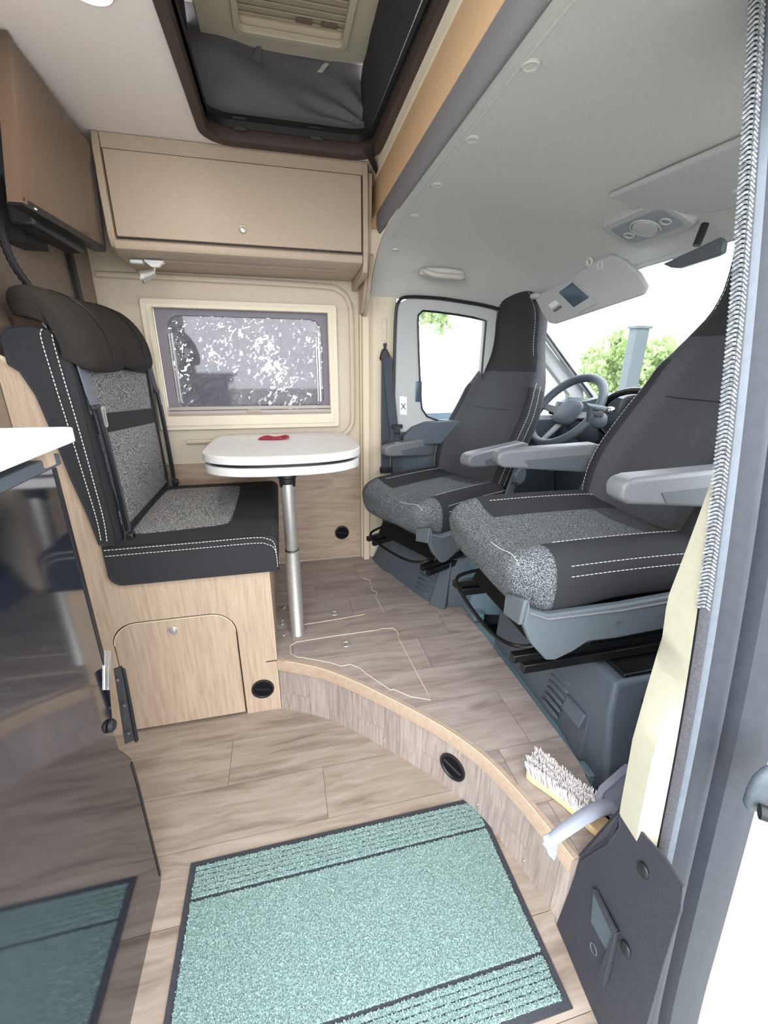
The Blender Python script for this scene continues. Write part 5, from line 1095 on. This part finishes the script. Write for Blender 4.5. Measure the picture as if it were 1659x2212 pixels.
mk('latch_recess', MB().prism([on_panel(1286, 1922, .001), on_panel(1338, 2012, .001), on_panel(1318, 2060, .001), on_panel(1280, 1990, .001)], (-.004, 0, 0)), 'grey_d', sp, bevel=.001)
mk('latch_blade', MB().prism([on_panel(1334, 2008, .001), on_panel(1341, 2012, .001), on_panel(1313, 2128, .001), on_panel(1300, 2100, .001)], (-.010, 0, 0)), 'panel_d', sp, bevel=.001)
mk('latch_lever', MB().prism([on_panel(1284, 1915, .002), on_panel(1292, 1920, .002), on_panel(1341, 2010, .006), on_panel(1334, 2014, .006)], (-.008, 0, 0)), 'panel_d', sp, bevel=.001)
mk('moulded_mark', MB().torus(on_panel(1283, 2050, .001), (-1, .093, .106), .010, .0012, 16, 5, 1), 'ink', sp)
# white front passenger door outside with its handle
wd_ = struct('door_2', MB().loft([[(px_(z) + .205, interp(PY, z) - .02, z), (px_(z) + .22, interp(PY, z) - .035, z), (1.75, interp(PY, z) - .05, z), (1.75, interp(PY, z) + .01, z), (px_(z) + .205, interp(PY, z) + .01, z)] for z in [-.55, -.2, .0, .2, .42, .7, .98]]), 'paint', smooth=True, autos=60)
h0 = on_y(1650, 1700, .345)
hc = mk('handle_cup', MB().pillow((0, 0, 0), (.055, .012, .05), 3, 24, 8), 'grey_d', wd_, smooth=True)
for v in hc.data.vertices: v.co = Vector(v.co) + h0 + Vector((.02, -.002, 0))
hc2 = mk('door_handle', MB().tube([h0 + Vector((-.028, -.02, -.02)), h0 + Vector((.0, -.045, -.018)), h0 + Vector((.09, -.045, -.015))], .012, 10), 'black', wd_, smooth=True)
# ================================================================ OUTSIDE
def leaves(n, fn, size):
    b2 = MB(); R = random.random; V = []; F = []
    for k in range(n):
        c = fn(); a = Vector((R() - .5, R() - .5, R() - .5)).normalized(); u = a.orthogonal().normalized() * size * (.5 + R()); v = a.cross(u) * .55; i = len(V)
        V += [c - u, c + v, c + u, c - v]; F.append((i, i + 1, i + 2, i + 3))
    b2.v = [tuple(p) for p in V]; b2.f = F; return b2
def tree(name, label, c, rad, n, size, mat, trunk, group='trees outside', toff=(0, 0)):
    t = thing(name, label, 'tree', (c[0], c[1], -.52), 0, group)
    def f():
        while True:
            q = Vector((random.uniform(-1, 1), random.uniform(-1, 1), random.uniform(-1, 1)))
            if q.length < 1 and noise.noise(q * 3.1 + Vector(c)) > -.10 + .25 * q.length ** 4: return Vector((c[0] + q.x * rad[0], c[1] + q.y * rad[1], c[2] + q.z * rad[2]))
    mk('foliage', leaves(n, f, size), mat, t)['kind'] = 'stuff'
    mk('trunk', MB().tube([(c[0] + toff[0], c[1] + toff[1], -.52), (c[0] + toff[0] * .95, c[1] + toff[1], c[2] * .7), (c[0], c[1] + .05, c[2] + .3)], [trunk, trunk * .7, trunk * .3], 10), 'bark', t, smooth=True)
    return t
tree('hedge_tree', 'dense dark tree close behind the side window', (-.75, 4.6, 1.2), (1.75, .75, 1.9), 30000, .034, 'leaf_d', .09)
tree('leafy_tree', 'green leafy tree seen through the windscreen at right', (10.4, 6.6, 1.5), (1.4, 2.3, 2.2), 15000, .085, 'leaf', .12)
tree('leafy_tree', 'lower green bush left of the grey post beyond the windscreen', (9.6, 10.7, .8), (1.4, 1.6, 1.45), 9000, .085, 'leaf', .10)
hb_ = tree('overhanging_tree', 'green branch with glare in its leaf colour hanging outside the driver door window', (2.50, 7.0, 2.50), (.50, .5, .85), 4500, .04, 'leaf', .05, toff=(-3.2, 1.5))
po_ = thing('grey_post', 'square blue-grey post standing outside beyond the windscreen', 'post', (7.25, 8, -.52))
mk('post_shaft', MB().box(7.10, 7.42, 7.9, 8.1, -.52, 1.95), 'grey_p', po_, bevel=.01)
mk('post_cap', MB().box(7.07, 7.45, 7.87, 8.13, 1.95, 2.0), 'grey_p', po_)
pc = thing('parked_car', 'pale parked car just visible low through the driver door window', 'car', (1.9, 6.2, -.52))
cs = [(-2.1, 0), (-2.15, .4), (-2.0, .62), (-1.2, .72), (-.75, 1.12), (.6, 1.15), (1.2, .75), (2.0, .66), (2.15, .4), (2.1, 0)]
mk('car_body', MB().prism([(1.9 + x, 5.6, -.30 + z * .86) for x, z in cs], (0, 1.5, 0)), 'paint', pc, bevel=.08, seg=3)
mk('car_window', MB().prism([(1.9 + x, 5.585, -.30 + z * .86) for x, z in [(-1.05, .76), (-.7, 1.06), (.55, 1.08), (1.0, .78)]], (0, .03, 0)), 'mirror', pc)
for x in (-1.35, 1.35): mk('wheel', MB().torus((1.9 + x, 5.60, -.21), (0, 1, 0), .22, .09, 24, 8), 'black', pc, smooth=True)
